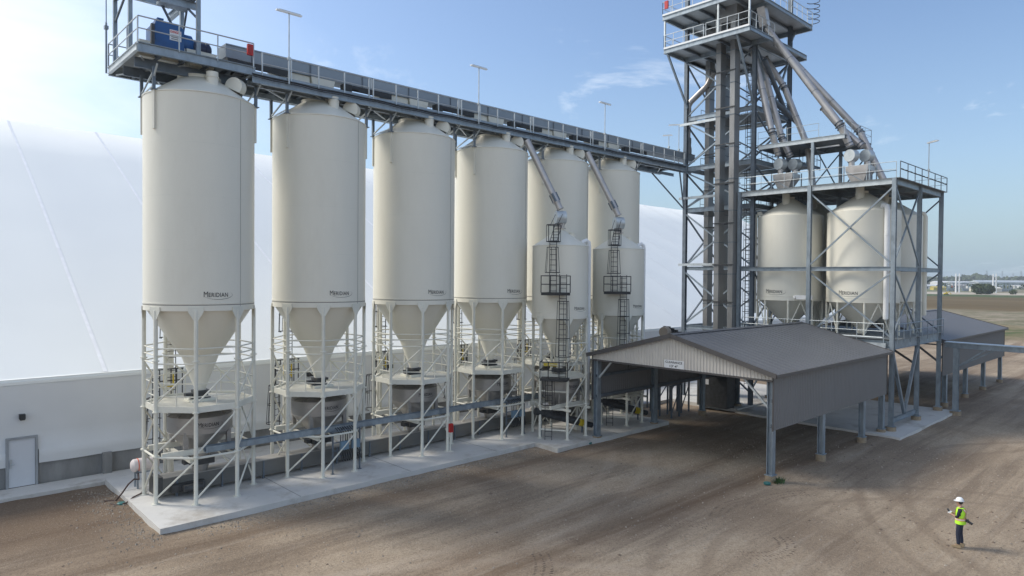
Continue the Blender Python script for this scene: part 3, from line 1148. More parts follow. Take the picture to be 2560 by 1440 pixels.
m_.bar((XP0+0.2, GF+0.3, 19.0), (XP0+2.0, YP1-0.5, 19.0), 0.06, 0.05)
m_.bar((XP0+0.2, YP1-0.5, 19.05), (XP0+2.0, GF+0.5, 19.05), 0.06, 0.05)
parts(T, 'wind_brace', m_, GALVL)


def rail_run(pts, h=1.05, posts=1.3, r=0.026, mb=None, mid=True, drop=0.1):
    mb = mb or MB()
    for a_, b_ in zip(pts, pts[1:]):
        a_, b_ = V(a_), V(b_)
        ln = (b_-a_).length
        n = max(1, round(ln/posts))
        mb.tube(a_+V((0, 0, h)), b_+V((0, 0, h)), r, 6)
        if mid:
            mb.tube(a_+V((0, 0, h*0.52)), b_+V((0, 0, h*0.52)), r*0.85, 6)
        for k in range(n+1):
            p = a_+(b_-a_)*k/n
            mb.tube(p-V((0, 0, drop)), p+V((0, 0, h)), r, 6)
    return mb


T.part('railing', rail_run([(XP0, GF-0.05, ZP), (XP1, GF-0.05, ZP)], 1.02, 1.6, 0.03), GALVL)
T.part('railing', rail_run([(XP0, GF, ZP), (XP0, YP1, ZP)], 1.02, 1.6, 0.03), GALVL)
T.part('railing', rail_run([(XP0, YP1, ZP), (XP1, YP1, ZP)], 1.02, 1.9, 0.03), GALVL)
m_ = MB()
m_.bar((XR-0.6, GF+0.3, 18.75), (48.9, 31.25, 15.9), 0.10, 0.10)
m_.bar((XR-1.3, GB-0.1, 18.75), (49.1, 31.45, 15.9), 0.10, 0.10)
parts(T, 'end_brace', m_, GALVD)

# drive unit
T = Thing('conveyor_drive', 'bright blue gearbox with dark motor on the platform above the first silo', 'drive unit', (10, 31.9, ZP))
m_ = MB()
bx = [(8.66, 19.6), (9.85, 19.6), (9.85, 20.72), (9.6, 20.84), (8.72, 20.90), (8.62, 20.5)]
m_.prism([(x, 31.55, z) for x, z in bx], (0, 0.85, 0))
m_.box(8.52, 31.65, 19.6, 8.61, 32.3, 20.6)
m_.box(8.75, 31.5, 20.901, 9.0, 32.0, 20.97)
m_.box(8.7, 31.52, 20.0, 8.74, 31.549, 20.8)
b0 = T.part('gearbox', m_, BLUE)
m_ = MB()
m_.lathe([(0.44, 0), (0.46, 0.03), (0.46, 0.36), (0.40, 0.40)], (9.851, 31.98, 20.18), 20, 'X', True, True)
T.part('coupling_guard', m_, BLUE)
m_ = MB()
m_.lathe([(0.30, 0), (0.34, 0.02), (0.34, 0.55), (0.36, 0.56), (0.36, 0.72), (0.25, 0.82), (0.18, 0.84)], (10.255, 31.98, 20.12), 20, 'X', True, True)
m_.box(10.4, 31.8, 19.62, 11.0, 32.2, 19.82)
T.part('motor', m_, NAVY)
m_ = MB()
m_.box(9.25, 31.535, 20.15, 9.72, 31.549, 20.60)
sg = T.part('danger_sign', m_, WHITEP)
m_ = MB()
vs, fs = flat_text("DANGER", 0.42, 0.11, 0.03)
m_.add([(9.485+x, 31.529, 20.52+y) for x, y in vs], fs)
T.part('lettering', m_, REDINK, sg)
m_ = MB()
for k in range(3):
    m_.box(9.31, 31.528, 20.20+0.08*k, 9.66-0.05*k, 31.532, 20.225+0.08*k)
T.part('small_print', m_, DARKS, sg)
m_ = MB()
m_.box(8.8, 31.4, ZP+0.011, 11.8, 32.5, ZP+0.09)
T.part('skid', m_, GALVD)
m_ = MB()
m_.box(8.42, 31.15, ZP+0.012, 8.55, 31.3, 20.55)
solo('control_post', m_, DARKS, 'dark upright control post left of the blue gearbox', 'control post', (8.5, 31.2, ZP))

# maintenance hoist frame above the drive
T = Thing('hoist_frame', 'grey steel hoist frame standing over the blue gearbox, cut by the picture top', 'hoist frame', (9.6, 32.5, ZP))
FX0, FX1, FY0, FY1 = 8.05, 10.85, 30.85, 34.6
for x, y in ((7.95, 35.0), (7.95, 32.5), (10.25, 31.0), (10.25, 33.2)):
    m_ = MB()
    m_.bar((x, y, ZP+0.011), (x, y, 25.5), 0.16, 0.16)
    parts(T, 'post', m_, GALV)
for (p, q) in (((7.95, 32.5, 22.8), (10.25, 33.2, 22.8)), ((7.95, 35.0, 22.9), (10.25, 35.0, 22.9)), ((7.95, 34.9, 22.6), (7.95, 32.6, 22.6)), ((10.25, 31.1, 22.3), (10.25, 35.0, 22.3)), ((8.0, 31.9, 22.0), (10.5, 31.9, 22.0))):
    m_ = MB()
    m_.ibeam(p, q, 0.2, 0.3)
    T.part('beam', m_, GALV)
for (p, q) in (((7.95, 34.9, 21.5), (7.95, 32.6, 22.45)), ((9.0, 32.0, 21.85), (10.2, 33.1, 20.6)), ((10.25, 31.1, 21.2), (10.0, 31.9, 21.9)), ((10.25, 33.1, 20.9), (10.1, 32.0, 21.85))):
    m_ = MB()
    m_.bar(p, q, 0.08, 0.08)
    parts(T, 'brace', m_, GALVD)
m_ = MB()
m_.tube((8.3, 31.9, 22.45), (10.4, 31.9, 22.45), 0.26, 14)
m_.box(8.9, 31.6, 21.72, 10.1, 32.2, 21.86)
T.part('hoist', m_, GALV)
m_ = MB()
m_.tube((7.68, 35.4, 19.2), (7.68, 35.4, 21.5), 0.045, 8)
m_.tube((7.68, 35.4, 21.5), (7.68, 35.4, 24.5), 0.025, 8)
m_.box(7.6, 35.3, 21.2, 7.76, 35.5, 21.35)
solo('aerial_mast', m_, GALV, 'thin upright mast clamped to the far corner of the drive platform', 'mast', (7.68, 35.4, 19.2))


# ---------------- lamp posts
def lamp(loc, h, label, half=0.62, dx=(1, 0), off=0.0):
    T = Thing('lamp_post', label, 'lamp post', loc, 'linear lamps on thin poles')
    x, y, z = loc
    m_ = MB()
    m_.tube((x, y, z), (x, y, z+h*0.35), 0.045, 8)
    m_.tube((x, y, z+h*0.35), (x, y, z+h+0.05), 0.03, 8)
    m_.box(x-0.07, y-0.07, z+h*0.35-0.05, x+0.07, y+0.07, z+h*0.35+0.08)
    T.part('pole', m_, GALVL)
    d = V((dx[0], dx[1], 0)).normalized()
    c = V((x, y, z+h))+d*off
    m_ = MB()
    m_.bar(c-d*half*0.8+V((0, 0, 0.03)), c+d*half*0.9+V((0, 0, 0.03)), 0.09, 0.04)
    hd = T.part('lamp_head', m_, GALVL)
    m_ = MB()
    m_.bar(c-d*half, c+d*half, 0.15, 0.06, oh=-0.02)
    T.part('diffuser', m_, GLASSW, hd)
    return T


LLAB = ['lamp post on the gallery rail between the first and second tall silos', 'lamp post on the gallery rail above the gap after the third tall silo', 'lamp post on the gallery rail above the fifth tall silo']
for i, x in enumerate((14.15, 25.85, 37.55)):
    lamp((x, GF-0.12, ZF-0.2), 3.35, LLAB[i])

# red boxes on the gallery
def redbox(c, label, name='fire_extinguisher_cabinet', sz=(0.5, 0.2, 0.75), post=0.0):
    T = Thing(name, label, 'cabinet', (c[0], c[1], c[2]-post))
    m_ = MB()
    m_.cbox((c[0], c[1], c[2]+sz[2]/2), sz)
    b_ = T.part('case', m_, RED)
    m_ = MB()
    m_.cbox((c[0]-0.02, c[1]-sz[1]/2-0.01, c[2]+sz[2]/2), (sz[0]*0.7, 0.016, sz[2]*0.75))
    T.part('door_panel', m_, mat('red_dark', (0.36, 0.015, 0.015), 0.4), b_)
    if post > 0:
        m_ = MB()
        m_.bar((c[0], c[1]+0.05, c[2]-post), (c[0], c[1]+0.05, c[2]-0.001), 0.05, 0.05)
        m_.box(c[0]-0.14, c[1]-0.09, c[2]-post, c[0]+0.14, c[1]+0.19, c[2]-post+0.02)
        parts(T, 'post', m_, CREAM2)
    return T


redbox((12.3, GF-0.14, 19.93), 'red cabinet on the rail at the right end of the blue drive platform', sz=(0.24, 0.14, 0.48))
redbox((23.35, 29.75, 1.30), 'red cabinet on a short post beside the third silo leg', sz=(0.22, 0.16, 0.48), post=1.30-SZ)

# ================================================================= SHORT SILOS
RS = 1.74
SB_Y = 28.70
SBX = [31.1, 36.95]
BLAB = ['shorter cream silo with black ladders, the nearer one left of the canopy', 'shorter cream silo with black ladders, the farther one rising behind the canopy corner']
T = Thing('short_silo', BLAB[0], 'silo', (SBX[0], SB_Y, 0), 'short cream silos in front of the tall ones', local=True)
m_ = MB()
m_.lathe([(RS-0.03, 7.5), (RS, 7.5), (RS, 7.88), (RS+0.01, 7.89), (RS+0.01, 7.92), (RS, 7.93), (RS, 11.92), (RS+0.02, 11.93), (RS+0.02, 11.96), (RS-0.02, 11.97)], n=80)
T.part('shell', m_, CREAM, ang=30)
m_ = MB()
m_.lathe([(RS-0.02, 11.969), (0.24, 12.95), (0.24, 13.1)], n=80)
T.part('roof', m_, CREAM, ang=30)
m_ = MB()
m_.lathe([(RS-0.04, 7.6), (0.60, 5.95), (0.56, 5.9), (0.2, 4.35)], n=80)
T.part('hopper', m_, CREAM, ang=30)
LH = [radians(60*k) for k in range(6)]
for a in LH:
    T.part('leg', leg_mesh(a, 1.70, 7.52, 0.085, (2.2, 4.0, 5.9), gus=0.28), CREAM2)
for k in range(6):
    a, b = LH[k], LH[(k+1) % 6]
    P = lambda an, z: (1.70*cos(an), 1.70*sin(an), z)
    m_ = MB()
    if k == 3:   # open side with rungs for the front ladder
        for z in (0.75, 2.0, 3.1):
            m_.tube(P(a, z), P(b, z), 0.05, 8)
    else:
        m_.tube(P(a, 0.45), P(b, 2.1), 0.04, 8)
        m_.tube(P(a, 2.3), P(b, 3.95), 0.04, 8)
        m_.tube(P(a, 4.2), P(b, 5.8), 0.04, 8)
        m_.tube(P(a, 2.2), P(b, 2.2), 0.045, 8)
    m_.tube(P(a, 6.0), P(b, 6.0), 0.04, 8)
    m_.tube(P(a, 4.7), P(b, 4.7), 0.025, 8)
    parts(T, 'brace', m_, CREAM2)
m_ = MB()
m_.poly([(1.66*cos(a), 1.66*sin(a)) for a in LH], 3.84, 4.0)
T.part('deck', m_, CREAM2)
m_ = MB()
m_.box(-0.4, -0.3, 4.1, 0.4, 0.3, 4.34)
T.part('slide_gate', m_, DARKS)
m_ = MB()
m_.lathe([(0.22, 12.2), (0.22, 12.75), (0.25, 12.75), (0.25, 12.8)], (0.45, -0.55, 0), 20, capt=True)
T.part('inlet_neck', m_, CREAM)
T.part('logo', logo_mesh(RS, radians(-90), 7.98+0.15, 1.05), INK)
a = radians(-20)
m_ = MB()
m_.path([(1.55*cos(a), 1.55*sin(a), 12.05), (1.62*cos(a), 1.62*sin(a), 12.3), (1.85*cos(a), 1.85*sin(a), 12.38), (2.02*cos(a), 2.02*sin(a), 12.25), (2.05*cos(a), 2.05*sin(a), 12.0), (2.05*cos(a), 2.05*sin(a), 1.9)], 0.13, 12)
T.part('air_pipe', m_, WHITEP)
# ladders with cages and a small resting platform, all black
a = radians(-150)
ca, sa = cos(a), sin(a)
l1 = (RS+0.20)
a2 = radians(-132)
m_ = ladder_mesh(l1*ca, l1*sa, 9.0, 12.1, ca, sa, cage0=10.3, cage1=11.8)
T.part('ladder', m_, BLACK)
m_ = ladder_mesh(l1*cos(a2), l1*sin(a2), 3.9, 10.2, cos(a2), sin(a2), cage0=5.3, cage1=8.6)
T.part('ladder', m_, BLACK)
m_ = MB()   # resting platform between the two ladders
pl = []
for an in (-163, -150, -137, -124):
    aa = radians(an)
    pl.append(((RS+0.08)*cos(aa), (RS+0.08)*sin(aa)))
for an in (-124, -137, -150, -163):
    aa = radians(an)
    pl.append(((RS+0.85)*cos(aa), (RS+0.85)*sin(aa)))
m_.poly(pl, 8.95, 9.12)
for z in (9.6, 10.1):
    m_.path([(pl[0][0], pl[0][1], z), (pl[7][0], pl[7][1], z), (pl[6][0], pl[6][1], z), (pl[5][0], pl[5][1], z), (pl[4][0], pl[4][1], z)], 0.03, 6)
for k in (7, 6, 5, 4):
    m_.tube((pl[k][0], pl[k][1], 9.1), (pl[k][0], pl[k][1], 10.12), 0.03, 6)
T.part('rest_platform', m_, BLACK)
m_ = MB()    # top cage and roof stair
o_ = V((ca, sa, 0))
c_ = o_*(RS+0.15)
for z in (12.15, 13.15):
    pts = []
    for an in range(0, 361, 30):
        aa = radians(an)
        pts.append(c_+V((0.42*cos(aa), 0.42*sin(aa), z)))
    m_.path(pts, 0.025, 6)
for an in range(0, 360, 45):
    aa = radians(an)
    p = c_+V((0.42*cos(aa), 0.42*sin(aa), 0))
    m_.tube((p.x, p.y, 12.15), (p.x, p.y, 13.15), 0.018, 5)
tt = V((-sa, ca, 0))
for sgn in (-1, 1):
    p, q = c_+tt*0.22*sgn, o_*0.45+tt*0.22*sgn
    m_.tube((p.x, p.y, 12.2), (q.x, q.y, 13.35), 0.022, 6)
    m_.tube((p.x, p.y, 13.1), (q.x, q.y, 13.9), 0.018, 6)
for k in range(7):
    f_ = k/6
    p = c_*(1-f_)+o_*0.45*f_
    m_.tube((p.x-tt.x*0.22, p.y-tt.y*0.22, 12.2+1.15*f_), (p.x+tt.x*0.22, p.y+tt.y*0.22, 12.2+1.15*f_), 0.018, 5)
T.part('roof_stair', m_, BLACK)
# lower caged ladder and landing on the front side
a3 = radians(214)
o3, t3 = V((cos(a3), sin(a3), 0)), V((-sin(a3), cos(a3), 0))


def q3(u, w, z):
    p = o3*u+t3*w
    return (p.x, p.y, z)


m_ = ladder_mesh(o3.x*1.85+t3.x*-0.35, o3.y*1.85+t3.y*-0.35, SZ, 4.0, o3.x, o3.y, cage0=2.4, cage1=3.9)
T.part('ladder', m_, BLACK)
m_ = MB()
m_.prism([q3(1.5, -0.8, 3.86), q3(2.4, -0.8, 3.86), q3(2.4, 0.85, 3.86), q3(1.5, 0.85, 3.86)], (0, 0, 0.13))
for z in (4.5, 4.98):
    m_.path([q3(1.52, -0.8, z), q3(2.38, -0.8, z), q3(2.38, 0.85, z), q3(1.52, 0.85, z)], 0.03, 6)
for w in (-0.8, -0.3, 0.35, 0.85):
    p = q3(2.38, w, 3.98)
    m_.tube(p, (p[0], p[1], 5.0), 0.03, 6)
T.part('landing', m_, BLACK)
m_ = MB()
m_.prism([q3(1.46, -0.75, 4.62), q3(1.46, 0.1, 4.62), q3(1.42, 0.1, 4.62), q3(1.42, -0.75, 4.62)], (0, 0, 0.18))
T.part('safety_gate', m_, YEL)
SS = T.o
dup(SS, (SBX[1], SB_Y, 0), BLAB[1])

# weigh hoppers of the short silos and their inclined conveyors
dup(HOP, (SBX[0], SB_Y, 0.0), 'round stainless weigh hopper under the nearer short silo')
dup(HOP, (SBX[1], SB_Y, 0.0), 'round stainless weigh hopper under the farther short silo, behind the canopy')
for i in (0, 1):
    for o in [x for x in SC.objects if x.parent is None and x.name.startswith('weigh_hopper') and abs(x.location.x-SBX[i]) < 0.01]:
        o.scale = (0.92, 0.92, 0.98)
    x = SBX[i]
    T = Thing('screw_feeder', ('black sloping screw feeder with yellow drive under the nearer short silo', 'black sloping screw feeder with yellow drive seen under the canopy wall')[i], 'feeder', (x, SB_Y, SZ), 'screw feeders under the short silos')
    m_ = MB()
    m_.tube((x-1.9, 28.9, 1.85), (x+1.3, 27.9, 0.85), 0.24, 14)
    T.part('barrel', m_, DARKS)
    m_ = MB()
    m_.tube((x+0.9, 27.72, 0.95), (x+1.15, 27.64, 0.88), 0.22, 14)
    T.part('drive_guard', m_, YEL)
    m_ = MB()
    m_.tube((x+1.15, 27.64, 0.88), (x+1.75, 27.5, 0.70), 0.17, 14)
    T.part('motor', m_, BLACK)
    m_ = MB()
    m_.bar((x+1.3, 27.9, SZ), (x+1.3, 27.9, 0.7), 0.08)
    m_.bar((x-1.5, 28.8, SZ), (x-1.5, 28.8, 1.55), 0.08)
    parts(T, 'stand', m_, GALVD)


# ---------------- spouts to the short silos
def drum_valve(mb, c, r, l, axis):
    a_ = V(axis).normalized()
    c = V(c)
    mb.tube(c-a_*l/2, c+a_*l/2, r, 24)
    return mb


for i in (0, 1):
    x = SBX[i]
    T = Thing('grain_spout', ('sloping steel spout from the gallery down to the nearer short silo', 'sloping steel spout from the gallery down to the farther short silo')[i], 'spout', (x, SB_Y, 13.1), 'steel spouts')
    m_ = MB()
    top = V((x-1.15, 30.6, 18.65))
    bot = V((x-0.12, 28.95, 14.75))
    m_.tube(top, bot, 0.21, 16)
    T.part('pipe', m_, PIPE)
    d = (bot-top).normalized()
    m_ = MB()
    m_.tube(bot-d*0.55, bot+d*0.0, 0.27, 4)
    T.part('diverter_box', m_, GALVD)
    m_ = MB()
    e = bot+d*0.55
    m_.tube(bot+d*0.001, e, 0.20, 16)
    for k in (0.05, 0.5):
        m_.tube(bot+d*k, bot+d*(k+0.04), 0.25, 16)
    T.part('lower_pipe', m_, PIPE)
    m_ = MB()
    drum_valve(m_, (x-0.02, SB_Y, 13.75), 0.42, 0.62, (0.85, -0.5, 0))
    T.part('drum_valve', m_, GALVL)
    m_ = MB()
    m_.lathe([(0.22, 12.95), (0.22, 13.05), (0.34, 13.06), (0.34, 13.1), (0.24, 13.12), (0.26, 13.45)], (x, SB_Y, 0), 16)
    T.part('neck', m_, PIPE)

# ================================================================= BIN FRAME
FXs = [48.4, 53.6, 58.8]
FYs = [15.1, 20.6, 25.95]
ZT = 16.65
T = Thing('bin_support_frame', 'galvanised open steel frame carrying four cream bins over the drive-through', 'steel frame', (48.4, 15.1, 0))
for x in FXs:
    for y in FYs:
        m_ = MB()
        m_.ibeam((x, y, 0.42), (x, y, ZT), 0.26, 0.26, (1, 0, 0), 0.025)
        m_.cbox((x, y, 0.41), (0.45, 0.45, 0.04))
        T.part('column', m_, GALV)
        m_ = MB()
        m_.lathe([(0.32, -0.2), (0.32, 0.38)], (x, y, 0), 20, capt=True)
        T.part('pedestal', m_, PED)


def beam(T, p, q, w=0.16, h=0.34, m=GALV, name='beam'):
    mb = MB()
    mb.ibeam(p, q, w, h)
    return T.part(name, mb, m)


def xbrace(T, p00, p10, p01, p11, w=0.09, m=GALVD, off=(0, 0, 0), name='brace'):
    """p00 bottom-left, p10 bottom-right, p01 top-left, p11 top-right"""
    o_ = V(off)
    mb = MB()
    mb.bar(V(p00)+o_, V(p11)+o_, w, w)
    T.part(name, mb, m)
    mb = MB()
    mb.bar(V(p01)-o_, V(p10)-o_, w, w)
    T.part(name, mb, m)


for x in FXs:
    for k in (0, 1):
        ya, yb = FYs[k]+0.14, FYs[k+1]-0.14
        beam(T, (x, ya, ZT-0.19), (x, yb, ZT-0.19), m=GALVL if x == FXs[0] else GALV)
        beam(T, (x, ya, 10.75), (x, yb, 10.75), 0.16, 0.28)
        beam(T, (x, ya, 5.75), (x, yb, 5.75), 0.2, 0.5)
for y in FYs:
    for k in (0, 1):
        xa, xb = FXs[k]+0.14, FXs[k+1]-0.14
        beam(T, (xa, y, ZT-0.19), (xb, y, ZT-0.19))
        beam(T, (xa, y, 10.75), (xb, y, 10.75), 0.16, 0.28)
        beam(T, (xa, y, 5.75), (xb, y, 5.75), 0.2, 0.62)
for k in range(1, 6):
    y = FYs[0]+k*1.9
    if abs(y-FYs[1]) > 0.3:
        beam(T, (FXs[0]+0.1, y, ZT-0.16), (FXs[2]-0.1, y, ZT-0.16), 0.1, 0.2, GALVD, 'joist')
m_ = MB()
m_.box(FXs[0]-0.1, FYs[0]-0.35, ZT+0.002, FXs[2]+0.15, FYs[2]+0.1, ZT+0.035)
T.part('top_deck', m_, DECKM)
m_ = MB()
m_.box(FXs[0]+0.15, FYs[0]-0.25, 6.06+0.002, FXs[2]+0.1, FYs[2]+0.1, 6.10)
T.part('lower_deck', m_, DECKM)
x = FXs[0]
for (z0, z1) in ((10.95, ZT-0.5), (6.15, 10.55)):
    xbrace(T, (x, FYs[0], z0), (x, FYs[1], z0), (x, FYs[0], z1), (x, FYs[1], z1), 0.10, GALV, (0.05, 0, 0))
    xbrace(T, (FXs[0], FYs[0], z0), (FXs[1], FYs[0], z0), (FXs[0], FYs[0], z1), (FXs[1], FYs[0], z1), 0.10, GALV, (0, 0.05, 0))
    xbrace(T, (FXs[1], FYs[2], z0), (FXs[2], FYs[2], z0), (FXs[1], FYs[2], z1), (FXs[2], FYs[2], z1), 0.09, GALVD, (0, 0.05, 0))
    xbrace(T, (FXs[2], FYs[0], z0), (FXs[2], FYs[1], z0), (FXs[2], FYs[0], z1), (FXs[2], FYs[1], z1), 0.09, GALVD, (0.05, 0, 0))
# V brace and tie at ground level on the road side
mx = (FXs[0]+FXs[1])/2
for px_ in (FXs[0], FXs[1]):
    m_ = MB()
    m_.bar((px_, FYs[0], 5.4), (mx, FYs[0], 0.9), 0.18, 0.18)
    parts(T, 'brace', m_, GALV)
beam(T, (FXs[0]+0.14, FYs[0], 0.75), (FXs[1]-0.14, FYs[0], 0.75), 0.18, 0.3)
for (p, q) in (((FXs[0], FYs[1], 5.4), (FXs[0]+1.8, FYs[1]-1.5, 2.2)), ((FXs[1], FYs[0], 4.0), (FXs[1]-0.2, FYs[0]+2.2, 5.45)), ((FXs[2], FYs[0], 3.8), (FXs[2]-0.2, FYs[0]+2.0, 5.45))):
    m_ = MB()
    m_.bar(p, q, 0.14, 0.14)
    parts(T, 'knee_brace', m_, TRIM)
zr = ZT+0.035
T.part('railing', rail_run([(FXs[0]-0.05, 15.0, zr), (FXs[0]-0.05, 20.45, zr)], 1.05, 1.8, 0.022, drop=0.0), GALVL)
T.part('railing', rail_run([(FXs[0]-0.05, 20.7, zr), (FXs[0]-0.05, 26.0, zr)], 1.05, 1.8, 0.022, drop=0.0), GALVL)
T.part('railing', rail_run([(FXs[0], 14.78, zr), (FXs[2]+0.1, 14.78, zr)], 1.05, 1.5, 0.03, drop=0.0), GALVD)
T.part('railing', rail_run([(FXs[2]+0.1, 14.78, zr), (FXs[2]+0.1, 26.0, zr)], 1.05, 1.8, 0.022, drop=0.0), GALVL)
m_ = MB()
m_.path([(FXs[0]+0.1*i, 14.74, zr+0.55+0.02*sin(i*0.7)) for i in range(0, 105, 3)], 0.03, 6)
m_.path([(FXs[0]-0.08, 15+0.1*i, zr+0.45+0.02*sin(i*0.9)) for i in range(0, 110, 3)], 0.022, 6)
T.part('conduit', m_, BLACK)
T.part('railing', rail_run([(FXs[0]+0.2, 14.85, 6.1), (FXs[2]+0.1, 14.85, 6.1)], 1.0, 1.3, 0.03, drop=0.3), GALV)
T.part('railing', rail_run([(FXs[0]-0.1, 15.6, 6.1), (FXs[0]-0.1, 25.6, 6.1)], 1.0, 1.8, 0.026, drop=0.3), GALVL)
m_ = MB()
m_.tube((FXs[0]-0.25, 15.6, 6.2), (FXs[0]-0.25, 20.3, 6.2), 0.06, 8)
m_.box(FXs[0]-0.3, 15.4, 5.55, FXs[0]-0.15, 17.5, 5.85)
T.part('pipe_run', m_, GALVL)

# ---------------- four bins in the frame
RB = 2.35
ZB0, ZB1 = 8.42, 14.78
BG = 'cream hopper bins in the steel frame'
BLB = ['front left cream bin in the steel frame with its whole logo showing', 'front right cream bin in the steel frame, white pipe down its side',
       'rear left cream bin in the steel frame, mostly hidden', 'rear right cream bin in the steel frame, behind the corner column']
T = Thing('hopper_bin', BLB[0], 'bin', (51.1, 23.22, 6.1), BG, local=True)
zo = -6.1
m_ = MB()
m_.lathe([(RB-0.03, ZB0+zo), (RB, ZB0+zo), (RB, ZB0+0.3+zo), (RB+0.012, ZB0+0.31+zo), (RB+0.012, ZB0+0.34+zo), (RB, ZB0+0.35+zo), (RB, ZB1+zo), (RB-0.02, ZB1+0.02+zo)], n=96)
T.part('shell', m_, CREAM, ang=30)
m_ = MB()
m_.lathe([(RB-0.02, ZB1+0.019+zo), (0.30, 16.15+zo), (0.30, 16.3+zo)], n=96)
T.part('roof', m_, CREAM, ang=30)
m_ = MB()
m_.lathe([(RB-0.05, ZB0+0.1+zo), (0.35, 6.55+zo), (0.3, 6.2+zo)], n=96)
T.part('hopper', m_, CREAM, ang=30)
for k in range(8):
    a = radians(22.5+45*k)
    m_ = MB()
    m_.tube(((RB-0.05)*cos(a), (RB-0.05)*sin(a), 0.0), ((RB-0.05)*cos(a), (RB-0.05)*sin(a), ZB0+0.05+zo), 0.07, 8)
    T.part('leg', m_, CREAM2)
    if k % 2 == 0:
        b = radians(22.5+45*(k+1))
        mid = radians(45+45*k)
        m_ = MB()
        m_.tube(((RB-0.05)*cos(a), (RB-0.05)*sin(a), 0.2), ((RB-0.1)*cos(mid), (RB-0.1)*sin(mid), ZB0-0.05+zo), 0.045, 8)
        m_.tube(((RB-0.05)*cos(b), (RB-0.05)*sin(b), 0.2), ((RB-0.1)*cos(mid), (RB-0.1)*sin(mid), ZB0-0.05+zo), 0.045, 8)
        parts(T, 'brace', m_, CREAM2)
m_ = MB()
m_.lathe([(0.28, 15.2+zo), (0.28, 16.0+zo), (0.31, 16.0+zo), (0.31, 16.05+zo), (0.28, 16.05+zo), (0.28, 16.6+zo)], (-0.75, 0.0, 0), 24)
T.part('inlet_neck', m_, CREAM)
T.part('logo', logo_mesh(RB, radians(180), 9.08+zo, 1.55), INK)
a = radians(218)


def bin_pipe(ang):
    m_ = MB()
    ca_, sa_ = cos(ang), sin(ang)
    m_.path([((RB-0.35)*ca_, (RB-0.35)*sa_, 14.85+zo), ((RB-0.2)*ca_, (RB-0.2)*sa_, 15.1+zo), ((RB+0.1)*ca_, (RB+0.1)*sa_, 15.0+zo), ((RB+0.2)*ca_, (RB+0.2)*sa_, 14.75+zo),
             ((RB+0.2)*ca_, (RB+0.2)*sa_, 7.35+zo)], 0.17, 14)
    for z in (8.9, 10.2, 11.6, 13.0):
        m_.lathe([(0.185, 0), (0.185, 0.05)], ((RB+0.2)*ca_, (RB+0.2)*sa_, z+zo), 12)
    return m_


BIN = T.o
spots = [(51.1, 17.93), (56.2, 23.3), (56.2, 18.0)]
roots = [BIN] + [dup(BIN, (x, y, 6.1), BLB[k+1]) for k, (x, y) in enumerate(spots)]
bin_pipe(radians(119)).obj('air_pipe', CREAM, roots[0])
bin_pipe(radians(233)).obj('air_pipe', WHITEP, roots[1])
bin_pipe(radians(300)).obj('air_pipe', CREAM, roots[3])
m_ = MB()
m_.box(48.85, 20.55, 8.55, 49.0, 21.7, 8.85)
m_.tube((49.0, 21.9, 8.7), (49.5, 21.6, 8.7), 0.12)
solo('junction_box', m_, WHITEP, 'white box on the frame column between the two front bins', 'junction box', (48.9, 21, 8.7))

# ================================================================= TOWER
TX0, TX1, TY0, TY1 = 49.3, 55.3, 25.35, 31.35
TXM = 45.95
T = Thing('elevator_tower', 'tall galvanised lattice tower with railed platforms rising above the gallery end', 'tower', (52, 28, 0))
TCOL = [(TX0, TY1), (TX0, TY0), (TX1, TY0), (TX1, TY1)]
for x, y in TCOL:
    m_ = MB()
    m_.ibeam((x, y, SZ), (x, y, 37), 0.30, 0.30, (1, 0, 0), 0.03)
    T.part('column', m_, GALVD)
LV = [1.0, 6.0, 10.85, 15.68, 19.12, 23.24, 28.2]
for z in LV[1:]:
    for k in range(4):
        p, q = V((*TCOL[k], z)), V((*TCOL[(k+1) % 4], z))
        d = (q-p).normalized()*0.16
        beam(T, p+d, q-d, 0.18, 0.36 if z > 11 else 0.28)
for za, zb in zip(LV, LV[1:]):
    for k in range(4):
        (xa, ya), (xb, yb) = TCOL[k], TCOL[(k+1) % 4]
        ox = 0.06 if abs(xa-xb) < 0.1 else 0
        oy = 0.06 if ox == 0 else 0
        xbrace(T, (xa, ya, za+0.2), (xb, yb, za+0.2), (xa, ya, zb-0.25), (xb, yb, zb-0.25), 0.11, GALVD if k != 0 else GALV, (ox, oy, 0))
# inner decks and their railings
for z, full in ((15.68, 0), (19.12, 1), (23.24, 0)):
    m_ = MB()
    m_.box(TX0+2.3, TY0+0.2, z+0.181, TX1-0.2, TY1-0.2, z+0.22)
    T.part('deck', m_, DECKM)
    T.part('railing', rail_run([(TX0+0.3, TY0-0.02, z+0.18), (TX1, TY0-0.02, z+0.18), (TX1, TY1, z+0.18), (TX0+2.3, TY1, z+0.18)], 1.05, 0.9, 0.024, drop=0), GALVD)
for z in (19.12, 15.68):       # side platform towards the bins
    m_ = MB()
    m_.box(TX1-2.5, TY0-2.0, z+0.10, TX1+1.5, TY0-0.2, z+0.17)
    T.part('deck', m_, DECKM)
    for y in (TY0-2.0, TY0-0.3):
        beam(T, (TX1-2.5, y, z), (TX1+1.5, y, z), 0.12, 0.2, GALVD, 'joist')
    T.part('railing', rail_run([(TX1-2.5, TY0-0.25, z+0.17), (TX1-2.5, TY0-2.0, z+0.17), (TX1+1.5, TY0-2.0, z+0.17), (TX1+1.5, TY0-0.25, z+0.17)], 1.05, 0.7, 0.024, drop=0), GALVD)
